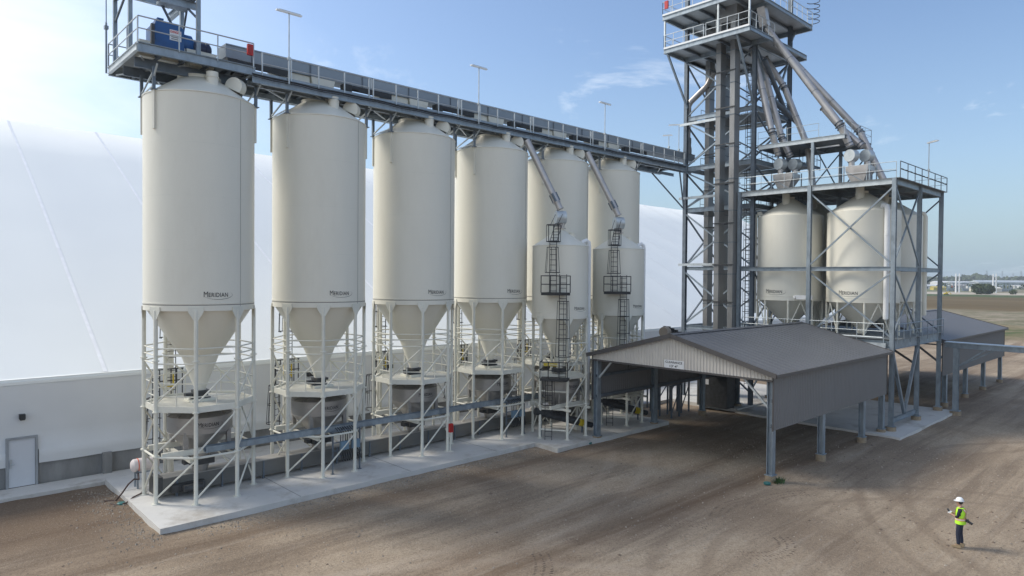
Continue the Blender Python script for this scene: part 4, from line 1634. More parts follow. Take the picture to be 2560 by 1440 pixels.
# head platforms
for (z, ya, xb, yb) in ((28.30, 24.05, TX1+0.2, 31.35), (30.98, 24.05, TX1+1.2, 31.5)):
    m_ = MB()
    m_.box(TXM, ya, z+0.0, xb, yb, z+0.05)
    T.part('platform_deck', m_, mat('platform_plate', (0.42, 0.45, 0.47), 0.6, 0.3, 0.1, 2))
    for (p, q) in (((TXM, ya, z-0.19), (TXM, yb, z-0.19)), ((TX0-0.3, ya, z-0.19), (TX0-0.3, yb, z-0.19)), ((xb, ya, z-0.19), (xb, yb, z-0.19))):
        beam(T, p, q, 0.16, 0.36)
    for (p, q) in (((TXM+0.1, ya, z-0.17), (xb-0.1, ya, z-0.17)), ((TXM+0.1, yb, z-0.17), (xb-0.1, yb, z-0.17))):
        beam(T, p, q, 0.14, 0.30)
    for k in range(1, 5):
        y = ya+(yb-ya)*k/5
        beam(T, (TXM+0.1, y, z-0.12), (xb-0.1, y, z-0.12), 0.10, 0.22, GALVD, 'joist')
    m_ = MB()
    m_.box(TXM-0.04, ya, z+0.0, TXM-0.02, yb, z+0.14)
    T.part('toe_board', m_, WHITEP)
    T.part('railing', rail_run([(TXM, ya, z+0.05), (TXM, (ya+yb)/2-0.1, z+0.05)], 1.05, 0.95, 0.028), GALVL)
    T.part('railing', rail_run([(TXM, (ya+yb)/2+0.1, z+0.05), (TXM, yb, z+0.05)], 1.05, 0.95, 0.028), GALVL)
    T.part('railing', rail_run([(TXM, ya, z+0.05), (TX0+0.5 if z < 29 else xb, ya, z+0.05)], 1.05, 0.95, 0.028), GALVL)
    T.part('railing', rail_run([(TXM, yb, z+0.05), (xb, yb, z+0.05)], 1.05, 1.2, 0.028), GALVL)
for (p, q) in (((TXM+0.1, 31.1, 28.0), (TX0-0.1, 31.2, 24.2)), ((TXM+0.1, 25.1, 28.0), (TX0-0.1, 25.4, 23.6)), ((TX1+0.9, TY0, 30.7), (TX1+0.1, TY0, 29.6)),
               ((TX0+0.2, TY0-0.0, 27.9), (TX0+3, TY0, 23.6)), ((TX1-0.3, TY0, 27.9), (TX1-3, TY0, 23.6))):
    m_ = MB()
    m_.bar(p, q, 0.14, 0.14)
    parts(T, 'strut', m_, GALV)
for y in (24.1, 26.6, 31.3):
    m_ = MB()
    m_.bar((TXM+0.05, y, 28.36), (TXM+0.05, y, 30.6), 0.12, 0.12)
    parts(T, 'post', m_, GALVL)
m_ = MB()   # ladder cage hoops projecting at the right corner
for k in range(5):
    z = 31.3+0.42*k
    m_.path([V((TX1+1.2, 24.0, z))+V((0.5*cos(radians(t)), 0.5*sin(radians(t)), 0)) for t in range(-150, 91, 20)], 0.03, 6)
T.part('ladder_cage', m_, DARKS)
# outstanding horizontal ties at the left column and the inner caged ladder
for z in (22.75, 16.65, 11.15):
    m_ = MB()
    m_.bar((TX0-0.45, TY1+0.3, z), (TX0-0.45, TY0+2.6, z), 0.12, 0.2)
    parts(T, 'tie_beam', m_, GALVL)
T.part('ladder', ladder_mesh(TX0+3.4, TY1-0.7, 19.4, 24.8, -1, 0.3, cage0=19.9, cage1=24.6, r=0.02), DARKS)
T.part('ladder', ladder_mesh(TX0+4.0, TY1-3.6, 1, 28.0, -1, -0.6, cage0=3, cage1=27.8, r=0.02), DARKS)
T.part('ladder', ladder_mesh(TX1-1.2, TY0-1.0, 11.3, 16.0, -1, 0, cage0=12, cage1=15.8, r=0.02), DARKS)
m_ = MB()
m_.box(TX1-2.6, TY0-1.8, 11.0, TX1-0.2, TY0-0.2, 11.1)
T.part('deck', m_, DECKM)
T.part('railing', rail_run([(TX1-2.6, TY0-0.2, 11.1), (TX1-2.6, TY0-1.8, 11.1), (TX1-0.2, TY0-1.8, 11.1)], 1.0, 0.7, 0.024, drop=0), GALVD)
m_ = MB()
m_.box(TXM-0.06, 31.0, 31.5, TXM+0.08, 31.3, 32.1)
T.part('extinguisher_box', m_, RED)
m_ = MB()
for k in range(2):
    y = 25.0+k*1.1
    m_.tube((50.2, y, 27.0-0.5*k), (54.5, y+0.3, 23.8-0.3*k), 0.18, 12)
m_.tube((51.0, 24.9, 24.2), (56.1, 24.9, 23.0), 0.22, 14)
T.part('cross_duct', m_, GALVD)
m_ = MB()
m_.box(50.0, 25.7, 28.36, 51.8, 27.0, 30.2)
m_.box(51.9, 28.2, 28.36, 53.4, 29.8, 30.3)
m_.tube((50.3, 27.6, 29.0), (51.9, 27.4, 29.0), 0.35)
T.part('distributor', m_, DARKS)
m_ = MB()
m_.prism([(49.2, 24.35, 29.3), (49.2, 24.95, 29.2), (48.7, 24.95, 30.55), (48.7, 24.35, 30.55)], (0.55, 0, 0))
T.part('head_chute', m_, PIPE)

# bucket elevators
for i, (x0, ycs, lab) in enumerate(((47.75, (27.54, 26.35), 'nearer bucket elevator, two tall brownish ducts in front of the tower'),
                                    (50.9, (30.35, 28.95), 'farther bucket elevator, two tall ducts inside the tower'))):
    T = Thing('bucket_elevator', lab, 'bucket elevator', (x0, ycs[0], 0), 'bucket elevators in the tower')
    for y in ycs:
        m_ = MB()
        m_.box(x0, y-0.20, 1.5, x0+0.80, y+0.20, 29.8)
        tr_ = T.part('trunk', m_, DUCT)
        m_ = MB()
        z = 3.0
        while z < 29:
            m_.box(x0-0.03, y-0.23, z, x0+0.83, y+0.23, z+0.05)
            z += 2.45
        parts(T, 'flange', m_, GALVD, tr_)
    m_ = MB()
    for z in (8.2, 11.1, 14.3, 17.4, 20.4, 23.2, 26.0):
        m_.bar((x0-0.05, ycs[0]+0.3, z), (x0-0.05, ycs[1]-0.3, z), 0.05, 0.08)
        m_.bar((x0+0.86, ycs[0]+0.3, z), (x0+0.86, ycs[1]-0.3, z), 0.05, 0.08)
    parts(T, 'tie_rod', m_, DARKS)
    m_ = MB()
    m_.box(x0-0.1, min(ycs)-0.35, 0.3, x0+1.05, max(ycs)+0.35, 1.499)
    T.part('boot', m_, DARKS)
    m_ = MB()
    m_.lathe([(0.85, 0), (0.9, 0.05), (0.9, 1.0), (0.85, 1.05)], (x0-0.02, (ycs[0]+ycs[1])/2, 30.0+2.0), 20, 'X', True, True)
    m_.box(x0, min(ycs)-0.3, 29.8, x0+1.0, max(ycs)+0.3, 32.0)
    T.part('head', m_, DUCT)

# upper access platform between tower and bins
T = Thing('spout_platform', 'railed galvanised platform between the tower and the top of the bin frame', 'platform', (51, 22, ZT))
PX0, PX1, PY0, PY1, PZ = 49.5, 54.6, 18.7, 25.1, 20.1
for x in (PX0, PX1):
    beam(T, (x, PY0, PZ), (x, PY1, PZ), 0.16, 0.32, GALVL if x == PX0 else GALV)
for y in (PY0, 22.0, PY1-0.1):
    beam(T, (PX0+0.1, y, PZ-0.03), (PX1-0.1, y, PZ-0.03), 0.14, 0.26, GALVD)
m_ = MB()
m_.box(PX0+1.3, PY0, PZ+0.162, PX1, PY1, PZ+0.19)
m_.box(PX0, PY0+1.6, PZ+0.162, PX0+1.29, PY0+2.8, PZ+0.19)
T.part('deck', m_, DECKM)
for x, y in ((PX0, 20.9), (PX1, 20.9), (PX1, PY0)):
    m_ = MB()
    m_.ibeam((x, y, ZT+0.036), (x, y, PZ-0.16), 0.2, 0.2, (1, 0, 0))
    T.part('column', m_, GALV)
xbrace(T, (PX1, 20.9, ZT+0.1), (PX1, PY0, ZT+0.1), (PX1, 20.9, PZ-0.2), (PX1, PY0, PZ-0.2), 0.08, GALVD, (0.03, 0, 0))
xbrace(T, (PX1, 20.9, ZT+0.1), (PX0, 20.9, ZT+0.1), (PX1, 20.9, PZ-0.2), (PX0, 20.9, PZ-0.2), 0.07, GALVD, (0, 0.03, 0))
T.part('railing', rail_run([(PX0, PY0, PZ+0.17), (PX1, PY0, PZ+0.17)], 1.0, 1.3, 0.018, drop=0), GALVL)
T.part('railing', rail_run([(PX1, PY0, PZ+0.17), (PX1, PY1, PZ+0.17)], 1.0, 1.3, 0.018, drop=0), GALVL)
T.part('railing', rail_run([(PX0, 20.5, PZ+0.17), (PX0, PY1, PZ+0.17)], 1.0, 1.3, 0.018, drop=0), GALVL)
m_ = MB()
m_.bar((PX0+1.2, 19.5, PZ-0.38), (PX0+1.2, 21.6, PZ-0.38), 0.15, 0.08)
T.part('tube_light', m_, GLASSW)

# ---------------- spouts from the tower to the bins
SPL = [('thick steel spout sloping from the tower head to the front right bin', [(49.75, 24.7, 29.3), (49.85, 19.1, 20.9), (50.15, 18.55, 19.4)], (50.15, 18.45, 18.75), 0.25),
       ('steel spout behind the thickest one, ending on the same box at the front right bin', [(50.35, 20.6, 22.6), (50.75, 19.4, 20.9), (50.9, 18.0, 19.45)], (50.95, 17.7, 18.75), 0.23),
       ('long steel spout sloping past the railing to the bin frame right side', [(51.0, 24.5, 28.4), (53.17, 19.0, 20.97), (52.75, 17.0, 16.75)], None, 0.24),
       ('leftmost steel spout dropping steeply from the tower to the front left bin', [(49.95, 25.9, 28.1), (49.65, 24.05, 21.1), (50.1, 23.75, 19.4)], (50.15, 23.6, 18.75), 0.24),
       ('second steel spout dropping from the tower to the front left bin', [(51.3, 25.9, 27.6), (50.75, 23.8, 20.8), (50.95, 23.2, 19.4)], (50.95, 22.85, 18.75), 0.24),
       ('bent steel duct in the tower falling behind the two steep spouts', [(52.6, 26.2, 28.0), (53.2, 24.8, 25.4), (53.3, 22.9, 20.4), (53.4, 22.4, 16.75)], None, 0.24)]
for lab, pts, valve, r in SPL:
    T = Thing('grain_spout', lab, 'spout', pts[-1], 'steel spouts')
    pts = [V(p) for p in pts]
    for a_, b_ in zip(pts, pts[1:]):
        m_ = MB()
        m_.tube(a_, b_, r, 18)
        T.part('pipe', m_, PIPE)
        d = (b_-a_).normalized()
        m_ = MB()
        n = max(1, int((b_-a_).length/2.6))
        for k in range(1, n):
            c_ = a_+(b_-a_)*k/n
            m_.tube(c_, c_+d*0.03, r+0.015, 18)
        m_.tube(a_+d*0.05, a_+d*0.12, r+0.05, 18)
        m_.tube(b_-d*0.30, b_-d*0.25, r+0.07, 18)
        m_.tube(b_-d*0.07, b_-d*0.02, r+0.07, 18)
        T.part('flange', m_, GALVD)
    if valve:
        m_ = MB()
        drum_valve(m_, valve, 0.43, 0.55, (0.95, -0.25, 0.0))
        T.part('drum_valve', m_, GALVL)
        m_ = MB()
        m_.tube((valve[0], valve[1], valve[2]-0.35), (valve[0], valve[1], valve[2]-0.75), 0.2, 14)
        T.part('neck', m_, PIPE)
T = Thing('grain_spout', 'crooked brown pipe on the left side of the tower dropping to the gallery', 'spout', (50.0, 31.9, 20.3), 'steel spouts')
m_ = MB()
m_.path([(51.2, 30.0, 27.2), (50.9, 30.4, 26.2), (50.1, 31.45, 24.9), (50.0, 31.6, 24.5), (50.0, 31.65, 21.9)], 0.24, 16)
T.part('pipe', m_, PIPE)
m_ = MB()
m_.lathe([(0.26, 1.3), (0.32, 1.25), (0.32, 0.8), (0.30, 0.6), (0.36, 0.35), (0.36, -0.1)], (50.0, 31.65, 20.6), 16)
m_.lathe([(0.30, 4.1), (0.30, 4.16)], (50.0, 31.62, 20.6), 16)
T.part('flow_sleeve', m_, DUCT)
# surge boxes over the two front bins
for k, (yc, lab) in enumerate(((18.0, 'flared steel box between the drum valves and the front right bin'), (23.3, 'flared steel box between the drum valves and the front left bin'))):
    T = Thing('surge_box', lab, 'surge box', (50.5, yc, ZT+0.04), 'surge boxes on the frame deck')
    m_ = MB()
    top = [(49.85, yc-0.75), (51.2, yc-0.75), (51.2, yc+0.75), (49.85, yc+0.75)]
    bt = [(50.0, yc-0.35), (50.6, yc-0.35), (50.6, yc+0.35), (50.0, yc+0.35)]
    m_.add([(x, y, ZT+1.0) for x, y in top]+[(x, y, ZT+0.05) for x, y in bt]+[(x, y, ZT+1.32) for x, y in top],
           [(0, 1, 5, 4), (1, 2, 6, 5), (2, 3, 7, 6), (3, 0, 4, 7), (8, 9, 10, 11), (0, 1, 9, 8), (1, 2, 10, 9), (2, 3, 11, 10), (3, 0, 8, 11)])
    T.part('casing', m_, PIPE, ang=20)
    m_ = MB()
    m_.bar((49.82, yc+0.7, ZT+0.98), (49.95, yc-0.4, ZT+0.2), 0.04, 0.05)
    for (x, y) in ((49.85, yc-0.85), (49.85, yc+0.85), (51.2, yc-0.85), (51.2, yc+0.85)):
        m_.bar((x, y, ZT+0.04), (x, y, ZT+1.4), 0.07, 0.07)
    parts(T, 'stand', m_, GALV)

lamp((54.0, 14.68, ZT+0.05), 3.0, 'lamp post at the rail of the bin frame, far right of the picture', 0.5, (0.6, 0.8), -0.35)
lamp((48.85, 31.75, 19.6), 3.25, 'upper lamp on the left column of the tower beside the gallery', 0.45, (-0.5, 0.85), 0.4)
lamp((48.2, 32.3, 20.4), 1.55, 'lower lamp behind the gallery just left of the tower', 0.4, (-0.5, 0.85), 0.1)


# ================================================================= CANOPIES
def sheet(mb, n_pts, base, top, depth_dir):
    """corrugated sheet: n_pts list of (u offset, ridge 0/1)"""


def corrugate(T, name, m, p0, udir, length, ndir, lo, hi, pitch=0.305, depth=0.03, parent=None):
    """vertical ribbed cladding; lo/hi give bottom and top height for a distance along the wall"""
    u, n = V(udir), V(ndir)
    p0 = V(p0)
    prof = []
    k = 0
    s_ = 0.0
    while s_ < length:
        for fr, d in ((0.0, 0), (0.60, 0), (0.68, 1), (0.92, 1)):
            q = s_+fr*pitch
            if q < length:
                prof.append((q, d))
        s_ += pitch
    prof.append((length, 0))
    mb = MB()
    vs = []
    for q, d in prof:
        b_ = p0+u*q+n*(depth*d)
        vs += [(b_.x, b_.y, lo(q)), (b_.x, b_.y, hi(q))]
    fs = [(2*i, 2*i+2, 2*i+3, 2*i+1) for i in range(len(prof)-1)]
    mb.add(vs, fs)
    return T.part(name, mb, m, parent, ang=20)


def canopy(name, label, x0, x1, cols, gable_front, writing):
    y0, y1, yr = 15.25, 26.65, 20.95
    ze, zrg = 5.42, 6.92
    T = Thing(name, label, 'canopy', (x0, yr, 0), 'drive-through canopies')
    sl = (zrg-ze)/(yr-y0)
    # roof sheets with standing ribs running from eave to ridge
    for sgn in (-1, 1):
        ye = y0-0.28 if sgn < 0 else y1+0.28
        zz_ = ze-0.28*sl
        mb = MB()
        prof = []
        x = x0-0.25
        while x < x1+0.2:
            for fr, d in ((0.0, 0), (0.86, 0), (0.90, 1), (0.94, 1), (0.98, 0)):
                prof.append((x+fr*0.61, d))
            x += 0.61
        prof = [p for p in prof if p[0] <= x1+0.2]
        vs = []
        for xx, d in prof:
            vs += [(xx, ye, zz_+0.022*d), (xx, yr, zrg+0.022*d)]
        mb.add(vs, [(2*i, 2*i+2, 2*i+3, 2*i+1) for i in range(len(prof)-1)])
        T.part('roof_sheet', mb, ROOF, ang=20)
    mb = MB()
    mb.prism([(x0-0.27, yr-0.2, zrg+0.0), (x0-0.27, yr, zrg+0.075), (x0-0.27, yr+0.2, zrg+0.0)], (x1-x0+0.5, 0, 0))
    T.part('ridge_cap', mb, ROOF)
    mb = MB()
    for sgn in (-1, 1):
        ye = y0-0.3 if sgn < 0 else y1+0.3
        zz_ = ze-0.3*sl
        for xx in (x0-0.28, x1+0.2):
            mb.bar((xx, ye, zz_-0.06), (xx, yr, zrg-0.06), 0.05, 0.24)
        mb.box(x0-0.25, ye-0.03, zz_-0.14, x1+0.17, ye+0.03, zz_+0.01)
    T.part('trim', mb, TRIM)
    # purlins and rafters inside
    for k in range(len(cols)):
        xx = cols[k]
        for sgn in (-1, 1):
            ye = y0+0.1 if sgn < 0 else y1-0.1
            mb = MB()
            mb.ibeam((xx, ye, ze-0.35), (xx, yr, zrg-0.35), 0.14, 0.34)
            parts(T, 'rafter', mb, GALVD)
    mb = MB()
    for k in range(1, 5):
        for sgn in (-1, 1):
            ye = y0 if sgn < 0 else y1
            y = ye+(yr-ye)*k/5
            z = ze+(zrg-ze)*k/5-0.1
            mb.bar((x0+0.1, y, z), (x1-0.1, y, z), 0.06, 0.14)
    parts(T, 'purlin', mb, GALVD)
    hi = lambda q: min(ze+q*sl, ze+(y1-y0-q)*sl) - 0.03
    if gable_front:
        corrugate(T, 'gable_wall', GABLE, (x0, y1, 0), (0, -1, 0), y1-y0, (-1, 0, 0), lambda q: 5.04, hi, 0.19, 0.04)
        # the inside face of the gable
    corrugate(T, 'gable_wall', CLAD, (x1, y0, 0), (0, 1, 0), y1-y0, (1, 0, 0), lambda q: 5.04, hi)
    for y, nd in ((y0, -1), (y1, 1)):
        corrugate(T, 'side_wall', CLAD, (x0, y, 0), (1, 0, 0), x1-x0, (0, nd, 0), lambda q: 2.55, lambda q: ze-0.06, 0.20, 0.022)
        mb = MB()
        yy = y-nd*0.12
        mb.bar((x0+0.1, yy, 2.75), (x1-0.1, yy, 2.75), 0.08, 0.16)
        mb.bar((x0+0.1, yy, 4.0), (x1-0.1, yy, 4.0), 0.08, 0.16)
        parts(T, 'girt', mb, GALVD)
    mb = MB()
    for xx in (x0, x1):
        mb.bar((xx, y0+0.02, 5.0), (xx, y1-0.02, 5.0), 0.10, 0.10)
    parts(T, 'lintel', mb, TRIM)
    mb = MB()
    for y in (y0-0.03, y1+0.03):
        for xx in (x0, x1):
            mb.bar((xx, y, 2.54), (xx, y, ze-0.1), 0.06, 0.06)
    parts(T, 'corner_trim', mb, TRIM)
    for xx in cols:
        for y in (y0+0.17, y1-0.17):
            mb = MB()
            mb.ibeam((xx, y, 0.34), (xx, y, ze-0.45), 0.34, 0.30, (0, 1, 0), 0.03)
            mb.cbox((xx, y, 0.33), (0.50, 0.44, 0.04))
            T.part('column', mb, GALV)
            mb = MB()
            mb.lathe([(0.27, -0.15), (0.27, 0.31)], (xx, y, 0), 20, capt=True)
            T.part('pedestal', mb, PED)
    mb = MB()
    if gable_front:
        mb.bar((cols[0], y0+0.30, 3.6), (cols[0], y0+1.7, 5.0), 0.10, 0.10)
        mb.bar((cols[0], y1-0.30, 3.9), (cols[0], y1-1.3, 5.0), 0.10, 0.10)
        parts(T, 'knee_brace', mb, GALVL)
    return T


T = canopy('drive_through_canopy', 'near charcoal-roofed drive-through canopy with the clearance sign on its gable', 31.9, 47.9, [32.15, 38.15, 44.2, 47.6], True, True)
T = canopy('drive_through_canopy', 'far grey drive-through canopy beyond the steel bin frame', 60.2, 81.2, [61.8, 67.9, 74.0, 80.6], False, False)
# clearance sign
T = Thing('clearance_sign', 'white rectangular sign reading CLEARANCE 13 feet 4 on the canopy gable', 'sign', (31.8, 20.85, 5.05))
m_ = MB()
m_.box(31.835, 20.22, 5.06, 31.86, 21.48, 5.50)
T.part('board', m_, WHITEP)
m_ = MB()
vs, fs = flat_text("CLEARANCE", 1.08, 0.125, 0.02)
m_.add([(31.829, 20.85-x, 5.385+y) for x, y in vs], fs)
vs, fs = flat_text("13' 4\"", 0.52, 0.14, 0.02)
m_.add([(31.829, 20.85-x, 5.175+y) for x, y in vs], fs)
T.part('lettering', m_, INK)

# weed tufts and teal lids at the canopy column feet
def weed(c, r, n, label):
    mb = MB()
    for i in range(n):
        a = random.uniform(0, 2*pi)
        d = random.uniform(0, r)
        x, y = c[0]+d*cos(a), c[1]+d*sin(a)
        h = random.uniform(0.08, 0.30)
        b = random.uniform(0, 2*pi)
        lx, ly = 0.12*cos(b), 0.12*sin(b)
        wx_, wy_ = -0.02*sin(b), 0.02*cos(b)
        mb.add([(x-wx_, y-wy_, 0), (x+wx_, y+wy_, 0), (x+lx*0.6+wx_, y+ly*0.6+wy_, h*0.7), (x+lx*0.6-wx_, y+ly*0.6-wy_, h*0.7), (x+lx*1.2, y+ly*1.2, h)],
               [(0, 1, 2, 3), (3, 2, 4)])
    return solo('weed', mb, mat('weed_green', (0.05, 0.10, 0.03), 0.7, 0, 0.4, 8), label, 'plant', (c[0], c[1], 0))


weed((32.2, 15.1), 0.36, 110, 'green weeds at the foot of the near corner column of the canopy')
for c, lab in (((31.55, 15.3), 'small teal lid on the dirt by the near canopy column'), ((31.2, 26.3), 'small teal lid on the dirt by the left canopy column'), ((7.65, 32.8), 'small teal lid on the dirt beside the slab corner')):
    m_ = MB()
    m_.lathe([(0.16, 0.0), (0.17, 0.08), (0.13, 0.11)], (c[0], c[1], 0.0), 16, capt=True)
    solo('survey_cap', m_, TEAL, lab, 'lid', (c[0], c[1], 0), 'small teal lids')

# machinery glimpsed under the canopy
T = Thing('control_cabinet', 'dark equipment housing standing under the far end of the canopy', 'cabinet', (46.9, 26.2, SZ))
m_ = MB()
m_.box(46.3, 25.7, SZ, 47.4, 28.2, 3.7)
T.part('case', m_, DARKS)
m_ = MB()
m_.box(46.285, 27.2, 1.9, 46.299, 27.7, 2.3)
T.part('label_plate', m_, WHITEP)
m_ = MB()
m_.prism([(50.6, 19.0, 3.2), (50.6, 20.6, 3.2), (50.6, 20.4, 4.9), (50.6, 19.2, 4.9)], (1.0, 0, 0))
solo('loading_chute', m_, GREENB, 'olive green box hanging over the lane behind the canopy', 'chute', (51, 19.8, 3.2))
for i, (x, y) in enumerate(((41.8, 27.7), (44.0, 28.3), (42.8, 30.2))):
    T = Thing('equipment_stand', ('dark steel equipment stand nearest the canopy back wall', 'dark steel equipment stand beside the tall housing', 'dark steel equipment stand at the rear of the slab')[i], 'stand', (x, y, SZ), 'equipment stands behind the canopy')
    m_ = MB()
    for dx in (-0.5, 0.5):
        for dy in (-0.5, 0.5):
            m_.bar((x+dx, y+dy, 0.0), (x+dx, y+dy, 3.2), 0.10)
    m_.bar((x-0.5, y-0.5, 0.3), (x+0.5, y-0.5, 2.0), 0.06)
    m_.bar((x-0.5, y-0.5, 3.0), (x-0.5, y+0.5, 1.4), 0.06)
    T.part('legs', m_, GALVD)
    m_ = MB()
    m_.box(x-0.6, y-0.6, 2.3, x+0.6, y+0.6, 2.5)
    m_.lathe([(0.5, 3.4), (0.5, 2.8), (0.2, 2.51)], (x, y, 0), 16, capb=True)
    T.part('hopper', m_, GALVD)
T = Thing('belt_conveyor_head', 'belt conveyor end with round pulley cover poking above the canopy ridge', 'conveyor', (40.0, 26.9, 5.6))
m_ = MB()
m_.lathe([(0.36, 0), (0.38, 0.04), (0.38, 0.42), (0.36, 0.46)], (39.8, 26.95, 6.25), 20, 'X', True, True)
T.part('pulley_cover', m_, mat('weathered_brown', (0.30, 0.25, 0.20), 0.6))
m_ = MB()
for dy in (0.0, 0.25):
    m_.bar((40.3, 27.0+dy, 6.45), (44.5, 27.6+dy, 5.4), 0.10, 0.12)
for k in range(6):
    x = 40.6+0.6*k
    m_.box(x, 26.95+0.09*k, 6.34-0.16*k, x+0.12, 27.5+0.09*k, 6.62-0.16*k)
T.part('frame', m_, BLACK)
m_ = MB()
m_.bar((42.5, 27.5, 0.3), (42.5, 27.5, 5.9), 0.12)
parts(T, 'post', m_, GALVD)

# pipe bridge to the right
T = Thing('pipe_bridge', 'pale galvanised bridge beam leaving the steel frame towards the right edge', 'bridge', (58.3, 12, 0))
m_ = MB()
m_.ibeam((58.8, 14.7, 5.15), (57.6, 2.0, 5.15), 0.18, 0.36)
T.part('beam', m_, GALV)
m_ = MB()
m_.ibeam((59.7, 14.7, 5.15), (58.5, 2.0, 5.15), 0.18, 0.36)
T.part('beam', m_, GALV)
m_ = MB()
m_.bar((59.25, 14.7, 5.35), (58.05, 2.0, 5.35), 1.0, 0.04)
T.part('deck', m_, GALVL)
m_ = MB()
m_.ibeam((58.6, 13.9, 0.3), (58.6, 13.9, 4.96), 0.34, 0.34, (1, 0, 0), 0.03)
m_.cbox((58.6, 13.9, 0.3), (0.6, 0.6, 0.05))
T.part('column', m_, GALV)
m_ = MB()
m_.bar((58.6, 13.8, 3.6), (58.5, 12.1, 4.95), 0.1)
m_.bar((58.9, 13.8, 3.6), (59.0, 11.6, 4.95), 0.1)
parts(T, 'knee_brace', m_, GALV)
m_ = MB()
m_.lathe([(0.38, -0.2), (0.38, 0.27)], (58.6, 13.9, 0), 20, capt=True)
T.part('pedestal', m_, PED)

# ================================================================= SMALL THINGS AT THE SLAB
T = Thing('water_tank', 'small white plastic tank with orange straps beside the first silo', 'tank', (9.0, 34.6, SZ))
m_ = MB()
tc_ = V((8.9, 34.2, 1.25))
m_.lathe([(0.05, 0), (0.20, 0.03), (0.29, 0.12), (0.30, 0.3), (0.30, 0.95), (0.29, 1.08), (0.20, 1.17), (0.05, 1.2)], (8.35, 34.2, 1.25), 24, 'X', True, True)
m_.lathe([(0.12, 0.28), (0.12, 0.34)], (8.95, 34.2, 1.25), 14, capt=True)
T.part('vessel', m_, TANKW)
for x in (8.62, 9.28):
    m_ = MB()
    m_.lathe([(0.312, 0), (0.312, 0.04)], (x, 34.2, 1.25), 24, 'X')
    T.part('strap', m_, ORANGE)
m_ = MB()
for x in (8.6, 9.3):
    for y in (33.98, 34.42):
        m_.bar((x, y, SZ), (x, y, 1.05), 0.07)
    m_.bar((x, 33.95, 0.98), (x, 34.45, 0.98), 0.07, 0.06)
m_.bar((8.5, 33.98, 0.95), (9.4, 33.98, 0.95), 0.05)
parts(T, 'stand', m_, GALV)
m_ = MB()
m_.path([(8.6, 33.9, 0.95), (8.55, 33.6, 0.75), (8.3, 33.4, 0.85), (8.05, 33.3, 0.7), (7.8, 33.3, 0.35), (7.6, 33.4, 0.06), (7.2, 33.7, 0.04)], 0.035, 8)
solo('hose', m_, HOSEM, 'dark hose curving off the slab below the white tank', 'hose', (8, 33.4, 0.1), 'hoses by the tank')
m_ = MB()
m_.path([(8.75, 33.85, 0.7), (8.7, 33.4, 0.35), (8.5, 33.0, 0.28), (8.1, 32.7, 0.26), (7.8, 32.6, 0.1), (7.5, 32.75, 0.04), (7.3, 33.1, 0.04)], 0.03, 8)
solo('hose', m_, HOSEM, 'thinner hose looping to the dirt nearest the slab edge', 'hose', (8, 33, 0.1), 'hoses by the tank')

for i, (x, lab) in enumerate(((16.55, 'electrical panel rack with two blue grey boxes at the second silo'), (28.2, 'electrical panel rack with two blue grey boxes at the fourth silo'))):
    T = Thing('electrical_rack', lab, 'electrical panel', (x, 30.2, SZ), 'electrical racks by the silo legs')
    m_ = MB()
    y = 30.15
    for dx in (-0.25, 1.25):
        m_.bar((x+dx, y, SZ), (x+dx, y, 2.35), 0.06)
        m_.box(x+dx-0.08, y-0.08, SZ, x+dx+0.08, y+0.08, SZ+0.02)
    for z in (1.05, 1.35, 1.75, 2.3):
        m_.bar((x-0.25, y, z), (x+1.25, y, z), 0.05)
    T.part('rack', m_, GALVD)
    for k, dx in enumerate((0.10, 0.72)):
        m_ = MB()
        m_.box(x+dx, y-0.20, 1.38, x+dx+0.42, y-0.035, 1.80)
        bx_ = T.part('box', m_, PANEL)
        m_ = MB()
        m_.box(x+dx+0.03, y-0.215, 1.41, x+dx+0.39, y-0.201, 1.77)
        T.part('door', m_, PANEL, bx_)
    m_ = MB()
    for k in range(9):
        xx = x+0.12+0.13*k
        m_.path([(xx, y-0.1, 1.38), (xx+0.02, y-0.12, 1.1), (xx+0.06, y-0.15, 0.82+0.02*(k % 3)), (xx+0.14, y-0.1, 0.78), (xx+0.17, y-0.05, 1.0), (xx+0.12, y, 1.3)], 0.022, 6)
        m_.path([(xx, y-0.1, 1.8), (xx+0.03, y-0.05, 2.1), (xx-0.05, y+0.2, 2.35), (xx-0.1, y+0.35, 2.45)], 0.02, 6)
    T.part('cable', m_, BLACK)

# ================================================================= PERSON
PX, PY = 29.56, 6.80
SKIN = mat('skin', (0.42, 0.24, 0.17), 0.55)
JEAN = mat('dark_blue_jeans', (0.018, 0.025, 0.05), 0.8, 0, 0.3, 12, bump=0.3, bscale=40)
SHIRT = mat('dark_shirt', (0.012, 0.014, 0.028), 0.85, 0, 0.3, 10)
VEST = mat('hi_vis_vest', (0.50, 0.95, 0.05), 0.6, 0, 0.1, 12)
VORG = mat('orange_tape', (0.95, 0.22, 0.08), 0.6)
VSIL = mat('reflective_tape', (0.72, 0.68, 0.62), 0.35)
HARDH = mat('hard_hat_white', (0.80, 0.82, 0.84), 0.3)
HAIR = mat('dark_hair', (0.015, 0.011, 0.009), 0.7)
BOOT = mat('tan_boots', (0.28, 0.22, 0.14), 0.75)


